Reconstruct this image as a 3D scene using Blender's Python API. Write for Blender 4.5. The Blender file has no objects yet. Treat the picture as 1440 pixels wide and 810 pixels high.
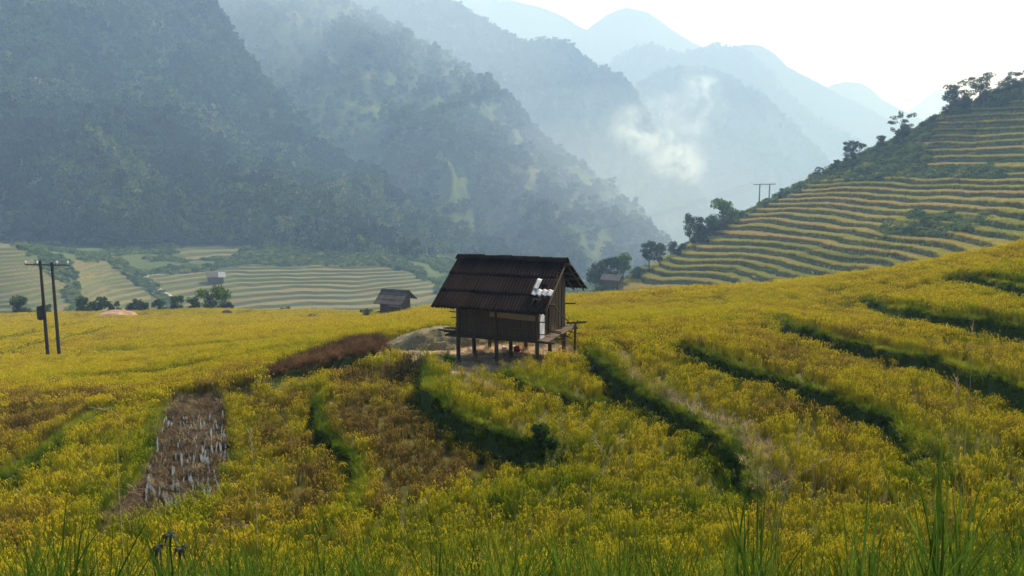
import bpy, math, random
import numpy as np
from mathutils import Vector, Matrix

rng = np.random.default_rng(7)
random.seed(7)
sc = bpy.context.scene
COL = sc.collection
R = math.radians

# ------------------------------------------------------------------ camera geometry
F = 1120.0
PITCH = R(8.0)
CP, SP = math.cos(PITCH), math.sin(PITCH)

def P(px, py, D):
    """point seen at pixel (px,py) of the 1440x810 photograph, D metres ahead"""
    u = (px - 720) / F
    v = (405 - py) / F
    dy = CP + v * SP
    dz = v * CP - SP
    return (u / dy * D, D, dz / dy * D)

def project(X, Y, Z):
    f = Y * CP - Z * SP
    up = Y * SP + Z * CP
    f = np.maximum(f, 1e-3)
    return 720 + F * X / f, 405 - F * up / f

cam_d = bpy.data.cameras.new('camera')
cam = bpy.data.objects.new('camera', cam_d)
COL.objects.link(cam)
cam.location = (0, 0, 0)
cam.rotation_euler = (R(90) - PITCH, 0, 0)
cam_d.sensor_width = 36
cam_d.lens = 36 * F / 1440
cam_d.clip_start = 0.1
cam_d.clip_end = 20000
cam_d.dof.use_dof = True
cam_d.dof.focus_distance = 30
cam_d.dof.aperture_fstop = 5.6
sc.camera = cam

# ------------------------------------------------------------------ numeric helpers
def _hash(ix, iy, seed):
    h = (ix.astype(np.int64) * 374761393 + iy.astype(np.int64) * 668265263 + seed * 1442695041) & 0xFFFFFFFF
    h = ((h ^ (h >> 13)) * 1274126177) & 0xFFFFFFFF
    return ((h ^ (h >> 16)) & 0xFFFF) / 65535.0

def vnoise(x, y, seed=0):
    ix = np.floor(x); iy = np.floor(y)
    fx = x - ix; fy = y - iy
    fx = fx * fx * (3 - 2 * fx); fy = fy * fy * (3 - 2 * fy)
    a = _hash(ix, iy, seed); b = _hash(ix + 1, iy, seed)
    c = _hash(ix, iy + 1, seed); d = _hash(ix + 1, iy + 1, seed)
    return (a + (b - a) * fx) * (1 - fy) + (c + (d - c) * fx) * fy

def fbm(x, y, seed=0, octv=4, gain=0.5):
    s = 0; a = 1; t = 0
    for k in range(octv):
        s = s + a * vnoise(x * 2 ** k + 17.3 * k, y * 2 ** k - 9.1 * k, seed + k)
        t += a; a *= gain
    return s / t

def sstep(a, b, x):
    t = np.clip((x - a) / (b - a), 0, 1)
    return t * t * (3 - 2 * t)

class TPS:
    def __init__(s, Pn, z, reg=1e-4):
        s.P = np.array(Pn, float); n = len(s.P)
        K = s._k(s.P); K[np.diag_indices(n)] += reg
        A = np.zeros((n + 3, n + 3)); A[:n, :n] = K
        A[:n, n] = 1; A[:n, n + 1:] = s.P; A[n, :n] = 1; A[n + 1:, :n] = s.P.T
        s.c = np.linalg.solve(A, np.concatenate([np.array(z, float), [0, 0, 0]]))
    def _k(s, Q):
        d2 = (Q[:, None, 0] - s.P[None, :, 0]) ** 2 + (Q[:, None, 1] - s.P[None, :, 1]) ** 2
        return 0.5 * d2 * np.log(d2 + 1e-12)
    def __call__(s, x, y):
        sh = np.shape(x); Q = np.stack([np.ravel(x), np.ravel(y)], 1).astype(float)
        out = np.empty(len(Q)); n = len(s.P)
        for i in range(0, len(Q), 100000):
            q = Q[i:i + 100000]
            out[i:i + 100000] = s._k(q) @ s.c[:n] + s.c[n] + q @ s.c[n + 1:]
        return out.reshape(sh)

def in_poly(px, py, poly):
    ins = np.zeros(np.shape(px), bool)
    n = len(poly)
    for i in range(n):
        x0, y0 = poly[i]; x1, y1 = poly[(i + 1) % n]
        if y0 == y1: continue
        c = ((y0 > py) != (y1 > py)) & (px < (x1 - x0) * (py - y0) / (y1 - y0) + x0)
        ins ^= c
    return ins

# ------------------------------------------------------------------ materials
def new_mat(name):
    m = bpy.data.materials.new(name); m.use_nodes = True
    nt = m.node_tree; nt.nodes.clear()
    out = nt.nodes.new('ShaderNodeOutputMaterial')
    return m, nt, out

def N(nt, typ, **kw):
    n = nt.nodes.new(typ)
    for k, v in kw.items():
        if k == 'ins':
            for i, val in v.items():
                if isinstance(val, bpy.types.NodeSocket): nt.links.new(val, n.inputs[i])
                else: n.inputs[i].default_value = val
        else: setattr(n, k, v)
    return n

def ramp(nt, fac, stops):
    r = nt.nodes.new('ShaderNodeValToRGB')
    e = r.color_ramp.elements
    while len(e) < len(stops): e.new(0.5)
    for i, (p, c) in enumerate(stops):
        e[i].position = p; e[i].color = (*c, 1)
    nt.links.new(fac, r.inputs[0])
    return r.outputs[0]

def noise(nt, scale, detail=4, rough=.55, vec=None, dist=0):
    n = N(nt, 'ShaderNodeTexNoise', ins={'Scale': scale, 'Detail': detail, 'Roughness': rough, 'Distortion': dist})
    if vec is None:
        g = nt.nodes.new('ShaderNodeNewGeometry'); vec = g.outputs['Position']
    nt.links.new(vec, n.inputs['Vector'])
    return n.outputs['Fac']

def mixc(nt, f, a, b, mode='MIX'):
    m = N(nt, 'ShaderNodeMix', data_type='RGBA', blend_type=mode)
    for s, v in ((0, f), (6, a), (7, b)):
        if isinstance(v, bpy.types.NodeSocket): nt.links.new(v, m.inputs[s])
        elif s == 0: m.inputs[0].default_value = v
        else: m.inputs[s].default_value = (*v, 1)
    return m.outputs[2]

def attr(nt, name, inst=False):
    a = N(nt, 'ShaderNodeAttribute', attribute_name=name, attribute_type='INSTANCER' if inst else 'GEOMETRY')
    return a.outputs['Fac']

def bump(nt, h, strength=.5, dist=.05):
    b = N(nt, 'ShaderNodeBump', ins={'Height': h, 'Strength': strength, 'Distance': dist})
    return b.outputs[0]

def leafy(name, stops, inst=True, transl=.4, scale=.6, jitter=.25):
    """foliage: tint attribute (per instance) or a world noise picks the colour"""
    m, nt, out = new_mat(name)
    if inst:
        f = attr(nt, 'tint', True)
    else:
        f = noise(nt, scale, 3)
    c = ramp(nt, f, stops)
    oi = N(nt, 'ShaderNodeNewGeometry')
    v = N(nt, 'ShaderNodeMapRange', ins={0: oi.outputs['Random Per Island'], 3: 1 - jitter, 4: 1 + jitter})
    h = N(nt, 'ShaderNodeHueSaturation', ins={'Value': v.outputs[0], 'Color': c})
    d = N(nt, 'ShaderNodeBsdfDiffuse', ins={'Color': h.outputs[0]})
    t = N(nt, 'ShaderNodeBsdfTranslucent', ins={'Color': h.outputs[0]})
    mx = N(nt, 'ShaderNodeMixShader', ins={0: transl, 1: d.outputs[0], 2: t.outputs[0]})
    nt.links.new(mx.outputs[0], out.inputs[0])
    return m

def solid(name, c1, c2, scale=3, rough=.8, stretch=None, bstr=.4, metal=0, spec=.3, detail=5):
    m, nt, out = new_mat(name)
    tc = nt.nodes.new('ShaderNodeTexCoord')
    vec = tc.outputs['Object']
    if stretch:
        mp = N(nt, 'ShaderNodeMapping', ins={'Vector': vec, 'Scale': stretch}); vec = mp.outputs[0]
    n = noise(nt, scale, detail, .65, vec)
    c = ramp(nt, n, [(.3, c1), (.7, c2)])
    b = N(nt, 'ShaderNodeBsdfPrincipled', ins={'Base Color': c, 'Roughness': rough, 'Metallic': metal, 'Specular IOR Level': spec,
                                               'Normal': bump(nt, n, bstr, .02)})
    nt.links.new(b.outputs[0], out.inputs[0])
    return m

# leaf and grain of the rice
M_rice_leaf = leafy('rice_leaf', [(0, (.022, .062, .006)), (.35, (.080, .130, .007)), (.68, (.245, .232, .010)), (.85, (.12, .11, .016)), (1, (.09, .065, .018))], transl=.3)
M_rice_grain = leafy('rice_grain', [(0, (.09, .16, .010)), (.35, (.25, .28, .012)), (.68, (.53, .435, .016)), (.85, (.34, .25, .03)), (1, (.22, .15, .042))], transl=.35)
M_bank_grass = leafy('bank_grass', [(0, (.018, .042, .004)), (.5, (.072, .125, .009)), (1, (.24, .27, .02))], transl=.4)
M_straw = leafy('dry_straw', [(0, (.10, .075, .045)), (.5, (.36, .29, .16)), (1, (.55, .46, .28))], transl=.2)
M_rust = leafy('withered_grass', [(0, (.03, .017, .009)), (.5, (.09, .050, .026)), (1, (.26, .17, .08))], transl=.25)
M_tall = leafy('tall_grass', [(0, (.025, .06, .007)), (.6, (.07, .135, .012)), (1, (.22, .23, .03))], transl=.45)
M_forest = leafy('forest_leaf', [(0, (.008, .022, .009)), (.4, (.028, .068, .016)), (.75, (.085, .145, .030)), (1, (.20, .20, .075))], transl=.2, jitter=.4)
M_scrub = leafy('scrub_leaf', [(0, (.04, .08, .015)), (.5, (.10, .17, .03)), (1, (.26, .26, .07))], transl=.3, jitter=.35)
M_leaf_dark = leafy('tree_leaf_dark', [(.3, (.012, .035, .010)), (.7, (.045, .09, .015))], inst=False, transl=.3, scale=.4, jitter=.4)
M_leaf_mid = leafy('tree_leaf_green', [(.3, (.03, .075, .012)), (.7, (.09, .16, .02))], inst=False, transl=.35, scale=.4, jitter=.4)
M_leaf_far = leafy('far_tree_leaf', [(.3, (.010, .03, .012)), (.7, (.03, .06, .018))], inst=False, transl=.2, scale=.1, jitter=.4)
M_bark = solid('bark', (.05, .038, .026), (.14, .11, .08), 6, .9, (1, 1, .2))

# ------------------------------------------------------------------ mesh builder
def link(name, me, parent=None, loc=None, rot=None):
    o = bpy.data.objects.new(name, me); COL.objects.link(o)
    if loc is not None: o.location = loc
    if rot is not None: o.rotation_euler = rot
    if parent is not None: o.parent = parent
    return o

def tag(o, label=None, cat=None, group=None, kind=None):
    if label: o['label'] = label
    if cat: o['category'] = cat
    if group: o['group'] = group
    if kind: o['kind'] = kind
    return o

def empty(name, loc, rz=0, **kw):
    o = bpy.data.objects.new(name, None); COL.objects.link(o)
    o.location = loc; o.rotation_euler = (0, 0, rz); o.empty_display_size = .2
    return tag(o, **kw)

class MB:
    def __init__(s): s.v = []; s.f = []; s.m = []; s.mi = 0
    def add(s, vs, fs):
        b = len(s.v); s.v += [tuple(v) for v in vs]
        s.f += [tuple(b + i for i in f) for f in fs]; s.m += [s.mi] * len(fs)
    def box(s, lo, hi, jit=0, rot=None):
        x0, y0, z0 = lo; x1, y1, z1 = hi
        vs = [Vector(p) for p in ((x0, y0, z0), (x1, y0, z0), (x1, y1, z0), (x0, y1, z0), (x0, y0, z1), (x1, y0, z1), (x1, y1, z1), (x0, y1, z1))]
        if jit: vs = [v + Vector([random.uniform(-jit, jit) for _ in range(3)]) for v in vs]
        if rot is not None:
            c = sum(vs, Vector()) / 8; vs = [rot @ (v - c) + c for v in vs]
        s.add(vs, [(0, 3, 2, 1), (4, 5, 6, 7), (0, 1, 5, 4), (1, 2, 6, 5), (2, 3, 7, 6), (3, 0, 4, 7)])
    def beam(s, p0, p1, w, h, roll=0):
        """box beam from p0 to p1"""
        p0 = Vector(p0); p1 = Vector(p1); d = (p1 - p0); L = d.length; d.normalize()
        up = Vector((0, 0, 1)) if abs(d.z) < .95 else Vector((0, 1, 0))
        sd = d.cross(up).normalized(); up = sd.cross(d)
        vs = []
        for q in (p0, p1):
            for a, b in ((-1, -1), (1, -1), (1, 1), (-1, 1)): vs.append(q + sd * a * w / 2 + up * b * h / 2)
        s.add(vs, [(0, 1, 2, 3), (7, 6, 5, 4), (0, 4, 5, 1), (1, 5, 6, 2), (2, 6, 7, 3), (3, 7, 4, 0)])
    def tube(s, pts, rad, n=7, cap=True):
        pts = [Vector(p) for p in pts]
        b = len(s.v)
        for i, p in enumerate(pts):
            d = (pts[min(i + 1, len(pts) - 1)] - pts[max(i - 1, 0)]).normalized()
            up = Vector((0, 0, 1)) if abs(d.z) < .9 else Vector((1, 0, 0))
            a = d.cross(up).normalized(); c = a.cross(d)
            r = rad[i] if hasattr(rad, '__len__') else rad
            for k in range(n):
                t = 2 * math.pi * k / n
                s.v.append(tuple(p + (a * math.cos(t) + c * math.sin(t)) * r))
        fs = []
        for i in range(len(pts) - 1):
            for k in range(n):
                k2 = (k + 1) % n
                fs.append((b + i * n + k, b + i * n + k2, b + (i + 1) * n + k2, b + (i + 1) * n + k))
        if cap:
            fs.append(tuple(b + k for k in range(n))[::-1]); fs.append(tuple(b + (len(pts) - 1) * n + k for k in range(n)))
        s.f += fs; s.m += [s.mi] * len(fs)
    def mesh(s, name, mats, smooth=False):
        me = bpy.data.meshes.new(name)
        me.from_pydata(s.v, [], s.f)
        for m in (mats if isinstance(mats, (list, tuple)) else [mats]): me.materials.append(m)
        if any(s.m): me.polygons.foreach_set('material_index', s.m)
        if smooth: me.polygons.foreach_set('use_smooth', [True] * len(s.f))
        me.update()
        return me
    def build(s, name, mats, parent=None, loc=None, rot=None, smooth=False):
        return link(name, s.mesh(name, mats, smooth), parent, loc, rot)

def grid_mesh(name, X, Y, Z, mat, attrs=None, smooth=True, flip=False):
    nr, nc = X.shape
    co = np.stack([X, Y, Z], -1).reshape(-1, 3).astype(np.float32)
    idx = np.arange(nr * nc).reshape(nr, nc)
    a = idx[:-1, :-1].ravel(); b = idx[:-1, 1:].ravel(); c = idx[1:, 1:].ravel(); d = idx[1:, :-1].ravel()
    q = np.stack([a, b, c, d] if not flip else [a, d, c, b], 1).ravel().astype(np.int32)
    nf = len(a)
    me = bpy.data.meshes.new(name)
    me.vertices.add(nr * nc); me.vertices.foreach_set('co', co.ravel())
    me.loops.add(nf * 4); me.loops.foreach_set('vertex_index', q)
    me.polygons.add(nf); me.polygons.foreach_set('loop_start', np.arange(0, nf * 4, 4, dtype=np.int32))
    me.polygons.foreach_set('use_smooth', np.full(nf, smooth))
    me.update(calc_edges=True)
    for k, v in (attrs or {}).items():
        at = me.attributes.new(k, 'FLOAT', 'POINT'); at.data.foreach_set('value', v.ravel().astype(np.float32))
    me.materials.append(mat)
    return link(name, me)

# ------------------------------------------------------------------ near terrain: rice slope
ctl = []
def c(px, py, D): ctl.append(P(px, py, D))
for t in [(0, -9, -1.9), (-8, -9, -2.3), (8, -9, -1.6), (0, 0, -1.7), (-7, 0, -2.0), (7, 0, -1.7), (0, 3, -2.35), (-5, 3, -2.5), (5, 3, -2.3),
          (0, 5, -3.25), (-6, 5, -3.4), (6, 5, -3.1), (0, 8.5, -4.95), (-8, 8.5, -5.2), (8, 8.5, -4.7), (16, 9, -3.9), (16, 0, -1.7), (-16, 9, -5.9),
          (-16, 0, -3.4), (24, 20, -3.4), (-26, 20, -8.3), (40, 35, -1.0), (45, 60, -6)]: ctl.append(t)
for t in [(60, 810, 12.2), (400, 810, 12.2), (720, 810, 12), (1060, 810, 11.7), (1400, 810, 11.2),
          (60, 730, 15.6), (400, 730, 15.2), (720, 730, 15), (1060, 730, 14.4), (1400, 730, 13.5),
          (60, 650, 20), (400, 650, 19), (720, 650, 18), (1040, 650, 17.4), (1400, 640, 16.5),
          (60, 570, 30), (250, 570, 27), (400, 570, 24.5), (560, 560, 23.5), (720, 570, 22.5), (900, 560, 23), (1100, 560, 21.5), (1400, 550, 20.5),
          (643, 513, 29.1), (756, 505, 27.9), (791, 497, 30.4), (690, 491, 31.6), (560, 500, 31), (450, 510, 31.5), (340, 520, 35),
          (850, 500, 28.5), (820, 455, 42), (760, 470, 36), (950, 480, 30.5), (1100, 470, 31), (1250, 500, 26.5), (1400, 520, 23.5),
          (68, 508, 62), (-60, 560, 36), (250, 478, 70), (400, 470, 66), (520, 465, 58), (600, 457, 58), (700, 450, 56), (850, 424, 74),
          (0, 478, 82), (180, 470, 82), (350, 464, 84), (0, 460, 108), (200, 456, 108), (350, 452, 106), (-80, 462, 108), (0, 450, 135), (100, 448, 136), (200, 447, 136), (350, 445, 132), (460, 444, 126), (0, 447, 152), (100, 445, 154), (200, 444, 154), (300, 442.5, 152), (400, 441, 145), (470, 441, 138), (550, 448, 106), (540, 441, 124), (650, 433, 120), (-60, 452, 150), (780, 425, 98), (960, 414, 82),
          (1000, 440, 50), (1090, 406, 66), (1200, 393, 57), (1320, 374, 50), (1440, 354, 44), (1520, 335, 40),
          (1440, 415, 32.5), (1440, 470, 26.5), (1250, 440, 37), (1150, 450, 36), (1330, 430, 34)]: c(*t)
# behind the crest the ground drops into the valley
for t in [(-130, 175, -42), (-80, 180, -46), (-40, 178, -45), (-5, 160, -40), (15, 130, -30), (30, 108, -24), (38, 88, -17), (45, 78, -13),
          (-160, 230, -62), (-60, 240, -64), (20, 220, -60), (70, 140, -38), (90, 110, -28), (-170, 120, -27)]: ctl.append(t)
cx = np.array(ctl)
S0 = 15.0
tps_n = TPS(np.stack([cx[:, 0] / (cx[:, 1] + S0) * 1.6, np.log(cx[:, 1] + S0)], 1), cx[:, 2] / (cx[:, 1] + S0), 2e-4)
def Hbase(X, Y):
    s = np.maximum(Y + S0, 1.0)
    return s * tps_n(X / s * 1.6, np.log(s))

def ray_hit(px, py, H, d0=6, d1=230, n=1600):
    D = np.exp(np.linspace(math.log(d0), math.log(d1), n))
    x1, _, z1 = P(px, py, 1.0)
    z = H(x1 * D, D)
    under = np.nonzero(z1 * D < z)[0]
    k = under[0] if len(under) else n - 1
    return float(x1 * D[k]), float(D[k]), float(z[k])

# banks: (pixel polyline left->right, uphill on the far/left side), step, width, decay
BANKS = [
    ([(1325, 400), (1365, 406), (1405, 415), (1450, 426), (1500, 440)], 0.60, 0.20, 3.0),
    ([(1208, 424), (1235, 436), (1280, 450), (1335, 462), (1400, 476), (1450, 486), (1510, 500)], 0.70, 0.21, 3.0),
    ([(1093, 450), (1112, 466), (1150, 482), (1200, 495), (1260, 510), (1320, 530), (1380, 552), (1450, 580), (1520, 608)], 0.75, 0.21, 3.0),
    ([(930, 490), (965, 503), (1010, 518), (1060, 536), (1120, 556), (1170, 574), (1215, 594), (1255, 618), (1280, 648), (1290, 690)], 0.62, 0.20, 2.6),
    ([(818, 492), (835, 513), (860, 537), (890, 558), (930, 578), (975, 598), (1012, 622), (1038, 654), (1052, 695), (1055, 720)], 0.62, 0.20, 2.4),
    ([(690, 528), (730, 543), (770, 555), (810, 564), (842, 562), (862, 552)], 0.34, 0.18, 1.6),
    ([(612, 512), (596, 528), (592, 552), (605, 578), (640, 602), (680, 625), (720, 643), (752, 652), (782, 640), (790, 628)], 0.85, 0.21, 2.4),
    ([(452, 548), (441, 575), (446, 605), (466, 632), (492, 655), (500, 690), (480, 725), (440, 760), (400, 790)], 0.40, 0.23, 2.0),
    ([(255, 560), (225, 590), (212, 625), (190, 665), (150, 710), (110, 760)], 0.18, 0.20, 1.2),
    ([(318, 565), (326, 600), (336, 640), (345, 670)], 0.18, 0.20, 1.0),
    ([(-40, 705), (20, 672), (70, 640), (105, 610), (140, 585), (200, 568)], 0.26, 0.20, 2.0),
    ([(370, 548), (400, 535), (450, 522), (500, 510), (545, 500)], 0.64, 0.45, 2.4),
    ([(-80, 500), (0, 482), (70, 468), (130, 455)], 0.28, 0.20, 4.0),
    ([(-60, 520), (40, 492), (120, 474), (170, 460)], 0.28, 0.20, 4.0),
    ([(120, 500), (260, 494), (420, 480), (560, 466)], 0.18, 0.13, 4.0),
    ([(100, 540), (220, 530), (330, 512), (430, 492)], 0.22, 0.16, 3.5),
    ([(560, 768), (620, 742), (690, 722), (760, 700), (840, 690), (960, 720)], 0.12, 0.13, 1.6),
]
bank_w = []
for poly, st, wd, dec in BANKS:
    w = [ray_hit(px, py, Hbase) for px, py in poly]
    w = np.array([(a, b) for a, b, _ in w])
    # densify + smooth
    t = np.linspace(0, len(w) - 1, (len(w) - 1) * 5 + 1)
    i = np.minimum(t.astype(int), len(w) - 2); f = (t - i)[:, None]
    p0 = w[np.maximum(i - 1, 0)]; p1 = w[i]; p2 = w[i + 1]; p3 = w[np.minimum(i + 2, len(w) - 1)]
    w = .5 * ((2 * p1) + (-p0 + p2) * f + (2 * p0 - 5 * p1 + 4 * p2 - p3) * f ** 2 + (-p0 + 3 * p1 - 3 * p2 + p3) * f ** 3)
    bank_w.append((w, st, wd, dec))

def bank_fields(X, Y):
    """height offset, bank mask (1 on a bank's face), distance to the closest bank"""
    sh = X.shape; x = X.ravel(); y = Y.ravel()
    off = np.zeros(len(x)); mask = np.zeros(len(x)); lip = np.zeros(len(x)); near = np.full(len(x), 99.0)
    wob = (fbm(x * .7, y * .7, 31, 3) - .5) * .5
    for w, st, wd, dec in bank_w:
        R_ = dec * 3.2 + 1
        m = (x > w[:, 0].min() - R_) & (x < w[:, 0].max() + R_) & (y > w[:, 1].min() - R_) & (y < w[:, 1].max() + R_)
        ii = np.nonzero(m)[0]
        if not len(ii): continue
        qx = x[ii]; qy = y[ii]
        best = np.full(len(ii), 1e9); side = np.zeros(len(ii)); tt = np.zeros(len(ii))
        n = len(w) - 1
        for k in range(n):
            ax, ay = w[k]; bx, by = w[k + 1]; dx, dy = bx - ax, by - ay; L2 = dx * dx + dy * dy + 1e-9
            t = ((qx - ax) * dx + (qy - ay) * dy) / L2
            tc = np.clip(t, 0, 1)
            d2 = (qx - ax - tc * dx) ** 2 + (qy - ay - tc * dy) ** 2
            u = d2 < best
            best = np.where(u, d2, best)
            cr = dx * (qy - ay) - dy * (qx - ax)
            side = np.where(u, np.sign(cr), side)
            tt = np.where(u, (k + tc) / n, tt)
        d = np.sqrt(best) * side + wob[ii] * .5
        ad = np.abs(d)
        tap = sstep(0, .12, tt) * sstep(0, .15, 1 - tt)
        s = np.clip(d / (wd / 2), -1, 1); s = np.sign(s) * np.abs(np.sin(s * math.pi / 2)) ** .8
        off[ii] += st * .5 * s * np.exp(-np.maximum(ad - wd / 2, 0) / dec) * tap
        lm = (st > .2) * (d > wd * .35) * (d < wd * .5 + .16) * sstep(0, .05, tt) * sstep(0, .05, 1 - tt)
        lip[ii] = np.maximum(lip[ii], lm)
        ext = np.where(d > 0, .07, .0)
        mask[ii] = np.maximum(mask[ii], (st > .2) * (1 - sstep(wd * .5 + ext, wd * .5 + .12 + ext, ad)) * (.45 + .55 * min(1, st / .5)) * sstep(0, .05, tt) * sstep(0, .05, 1 - tt))
        near[ii] = np.minimum(near[ii], ad)
    bank_fields.lip = lip.reshape(sh)
    return off.reshape(sh), mask.reshape(sh), near.reshape(sh)

YARD = [(600, 508), (640, 488), (680, 482), (800, 486), (822, 500), (806, 508), (770, 512), (730, 522), (660, 530), (630, 528)]
HAYP = [(528, 496), (560, 478), (612, 462), (652, 470), (652, 500), (628, 514), (545, 508)]
BROWN = [(368, 545), (380, 522), (440, 497), (500, 478), (540, 474), (548, 494), (520, 512), (450, 528), (430, 548)]
WATER = [(238, 556), (312, 556), (322, 600), (326, 650), (300, 700), (230, 735), (150, 760), (130, 740), (185, 690), (214, 640), (220, 590)]
SCRUBLINE = [(640, 528), (700, 532), (700, 552), (640, 550)]
TAN = [(845, 488), (880, 498), (905, 525), (960, 562), (1000, 578), (1060, 600), (1110, 650), (1120, 700), (1070, 700), (1040, 640), (1000, 600), (930, 560), (870, 522)]
PALE = [(618, 532), (650, 527), (690, 532), (704, 548), (660, 556), (618, 550)]
GOLD = [(-60, 540), (200, 560), (205, 640), (120, 760), (-60, 810)]
BRN2 = [(300, 560), (440, 560), (450, 600), (490, 660), (480, 700), (430, 750), (300, 770), (330, 650)]
BRN3 = [(470, 530), (590, 520), (600, 590), (700, 640), (730, 670), (620, 700), (560, 735), (510, 740), (520, 660), (450, 600)]
BRN4 = [(0, 560), (140, 560), (100, 620), (40, 650), (0, 670)]
BRN5 = [(60, 555), (200, 515), (330, 505), (380, 520), (340, 560), (200, 580)]
GRN = [(740, 580), (1000, 600), (1050, 720), (900, 810), (560, 810), (600, 740), (760, 680)]

def Hnear(X, Y, full=False):
    b = Hbase(X, Y)
    off, mask, near = bank_fields(X, Y)
    z = b + off + (fbm(X * .25, Y * .25, 5, 3) - .5) * .25 * sstep(6, 14, Y) + (fbm(X * 2.2, Y * 2.2, 9, 2) - .5) * .06
    if full: return z, mask, near
    return z

U = np.linspace(-.95, .95, 720)
W = np.exp(np.linspace(math.log(4.0), math.log(255), 860))
UU, WW = np.meshgrid(U, W)
GX = UU * WW; GY = WW - S0
GZ, GM, GN = Hnear(GX, GY, True)
gpx, gpy = project(GX, GY, GZ)
yard = (in_poly(gpx, gpy, YARD) | in_poly(gpx, gpy, HAYP)) & (GY > 24) & (GY < 36)
yard = yard.astype(float)
for _ in range(3):
    yard[1:-1, 1:-1] = (yard[1:-1, 1:-1] + yard[:-2, 1:-1] + yard[2:, 1:-1] + yard[1:-1, :-2] + yard[1:-1, 2:]) / 5
water = (in_poly(gpx, gpy, WATER) & (GY > 10) & (GY < 40)).astype(float)

m_ground, nt, out = new_mat('paddy_soil')
n1 = noise(nt, .35, 5); n2 = noise(nt, 6, 4)
cs = ramp(nt, n1, [(.3, (.045, .052, .012)), (.5, (.085, .080, .018)), (.7, (.12, .085, .030))])
cs = mixc(nt, n2, cs, (.05, .04, .018), 'MULTIPLY') if False else mixc(nt, n2, cs, (.06, .065, .015))
cb = mixc(nt, attr(nt, 'bank'), cs, (.030, .052, .010))
yd = ramp(nt, noise(nt, 3.5, 6, .7), [(.35, (.17, .11, .07)), (.55, (.30, .215, .14)), (.7, (.44, .36, .24))])
cy = mixc(nt, attr(nt, 'yard'), cb, yd)
wd_ = ramp(nt, noise(nt, 5, 5, .7), [(.4, (.022, .016, .010)), (.6, (.055, .040, .026))])
cw = mixc(nt, attr(nt, 'wet'), cy, wd_)
b = N(nt, 'ShaderNodeBsdfPrincipled', ins={'Base Color': cw, 'Roughness': .95, 'Specular IOR Level': .1, 'Normal': bump(nt, n2, .8, .08)})
nt.links.new(b.outputs[0], out.inputs[0])
o = grid_mesh('ground', GX, GY, GZ, m_ground, {'bank': GM, 'yard': yard, 'wet': water})
tag(o, 'sloping terraced paddy ground under the golden rice around the hut', 'ground', kind='structure')

# ------------------------------------------------------------------ scatter by geometry nodes
PROTO = {}
def proto(name, mb, mats):
    me = mb.mesh(name, mats)
    o = bpy.data.objects.new(name, me)
    PROTO[name] = o
    return o

def scatter(name, pts, rot, scl, tint, protos, label, cat):
    n = len(pts)
    me = bpy.data.meshes.new(name)
    me.vertices.add(n); me.vertices.foreach_set('co', np.asarray(pts, np.float32).ravel())
    def at(k, t, v):
        a = me.attributes.new(k, t, 'POINT')
        a.data.foreach_set('vector' if t == 'FLOAT_VECTOR' else 'value', np.asarray(v).astype(np.int32 if t == 'INT' else np.float32).ravel())
    at('rot', 'FLOAT_VECTOR', rot); at('scl', 'FLOAT_VECTOR', scl)
    at('tint', 'FLOAT', np.clip(tint, 0, 1)); at('pick', 'INT', rng.integers(0, len(protos), n))
    o = link(name, me)
    ng = bpy.data.node_groups.new(name + '_nodes', 'GeometryNodeTree')
    ng.interface.new_socket('Geometry', in_out='INPUT', socket_type='NodeSocketGeometry')
    ng.interface.new_socket('Geometry', in_out='OUTPUT', socket_type='NodeSocketGeometry')
    gi = ng.nodes.new('NodeGroupInput'); go = ng.nodes.new('NodeGroupOutput')
    iop = ng.nodes.new('GeometryNodeInstanceOnPoints')
    jn = ng.nodes.new('GeometryNodeJoinGeometry')
    for p in protos:
        oi = ng.nodes.new('GeometryNodeObjectInfo'); oi.inputs['Object'].default_value = p
        oi.inputs['As Instance'].default_value = True
        ng.links.new(oi.outputs['Geometry'], jn.inputs[0])
    def na(nm, dt):
        a = ng.nodes.new('GeometryNodeInputNamedAttribute'); a.data_type = dt; a.inputs[0].default_value = nm
        return a.outputs[0]
    ng.links.new(gi.outputs[0], iop.inputs['Points'])
    ng.links.new(jn.outputs[0], iop.inputs['Instance'])
    iop.inputs['Pick Instance'].default_value = True
    ng.links.new(na('pick', 'INT'), iop.inputs['Instance Index'])
    ng.links.new(na('rot', 'FLOAT_VECTOR'), iop.inputs['Rotation'])
    ng.links.new(na('scl', 'FLOAT_VECTOR'), iop.inputs['Scale'])
    ng.links.new(iop.outputs[0], go.inputs[0])
    md = o.modifiers.new('scatter', 'NODES'); md.node_group = ng
    return tag(o, label, cat, kind='stuff')

def blade(mb, base, az, h, lean, w, seg=3, droop=1.0, twist=0.0):
    d = Vector((math.cos(az), math.sin(az), 0)); sd = Vector((-math.sin(az + twist), math.cos(az + twist), 0))
    b0 = len(mb.v)
    for i in range(seg + 1):
        t = i / seg
        r = lean * t ** (1 + droop)
        p = Vector(base) + d * r + Vector((0, 0, h * (t - .32 * droop * t * t * min(1, lean / h * 1.4))))
        ww = w * (1 - t) ** .6 * .5 if i < seg else w * .06
        mb.v.append(tuple(p - sd * ww)); mb.v.append(tuple(p + sd * ww))
    for i in range(seg):
        mb.f.append((b0 + 2 * i, b0 + 2 * i + 1, b0 + 2 * i + 3, b0 + 2 * i + 2)); mb.m.append(mb.mi)

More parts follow.
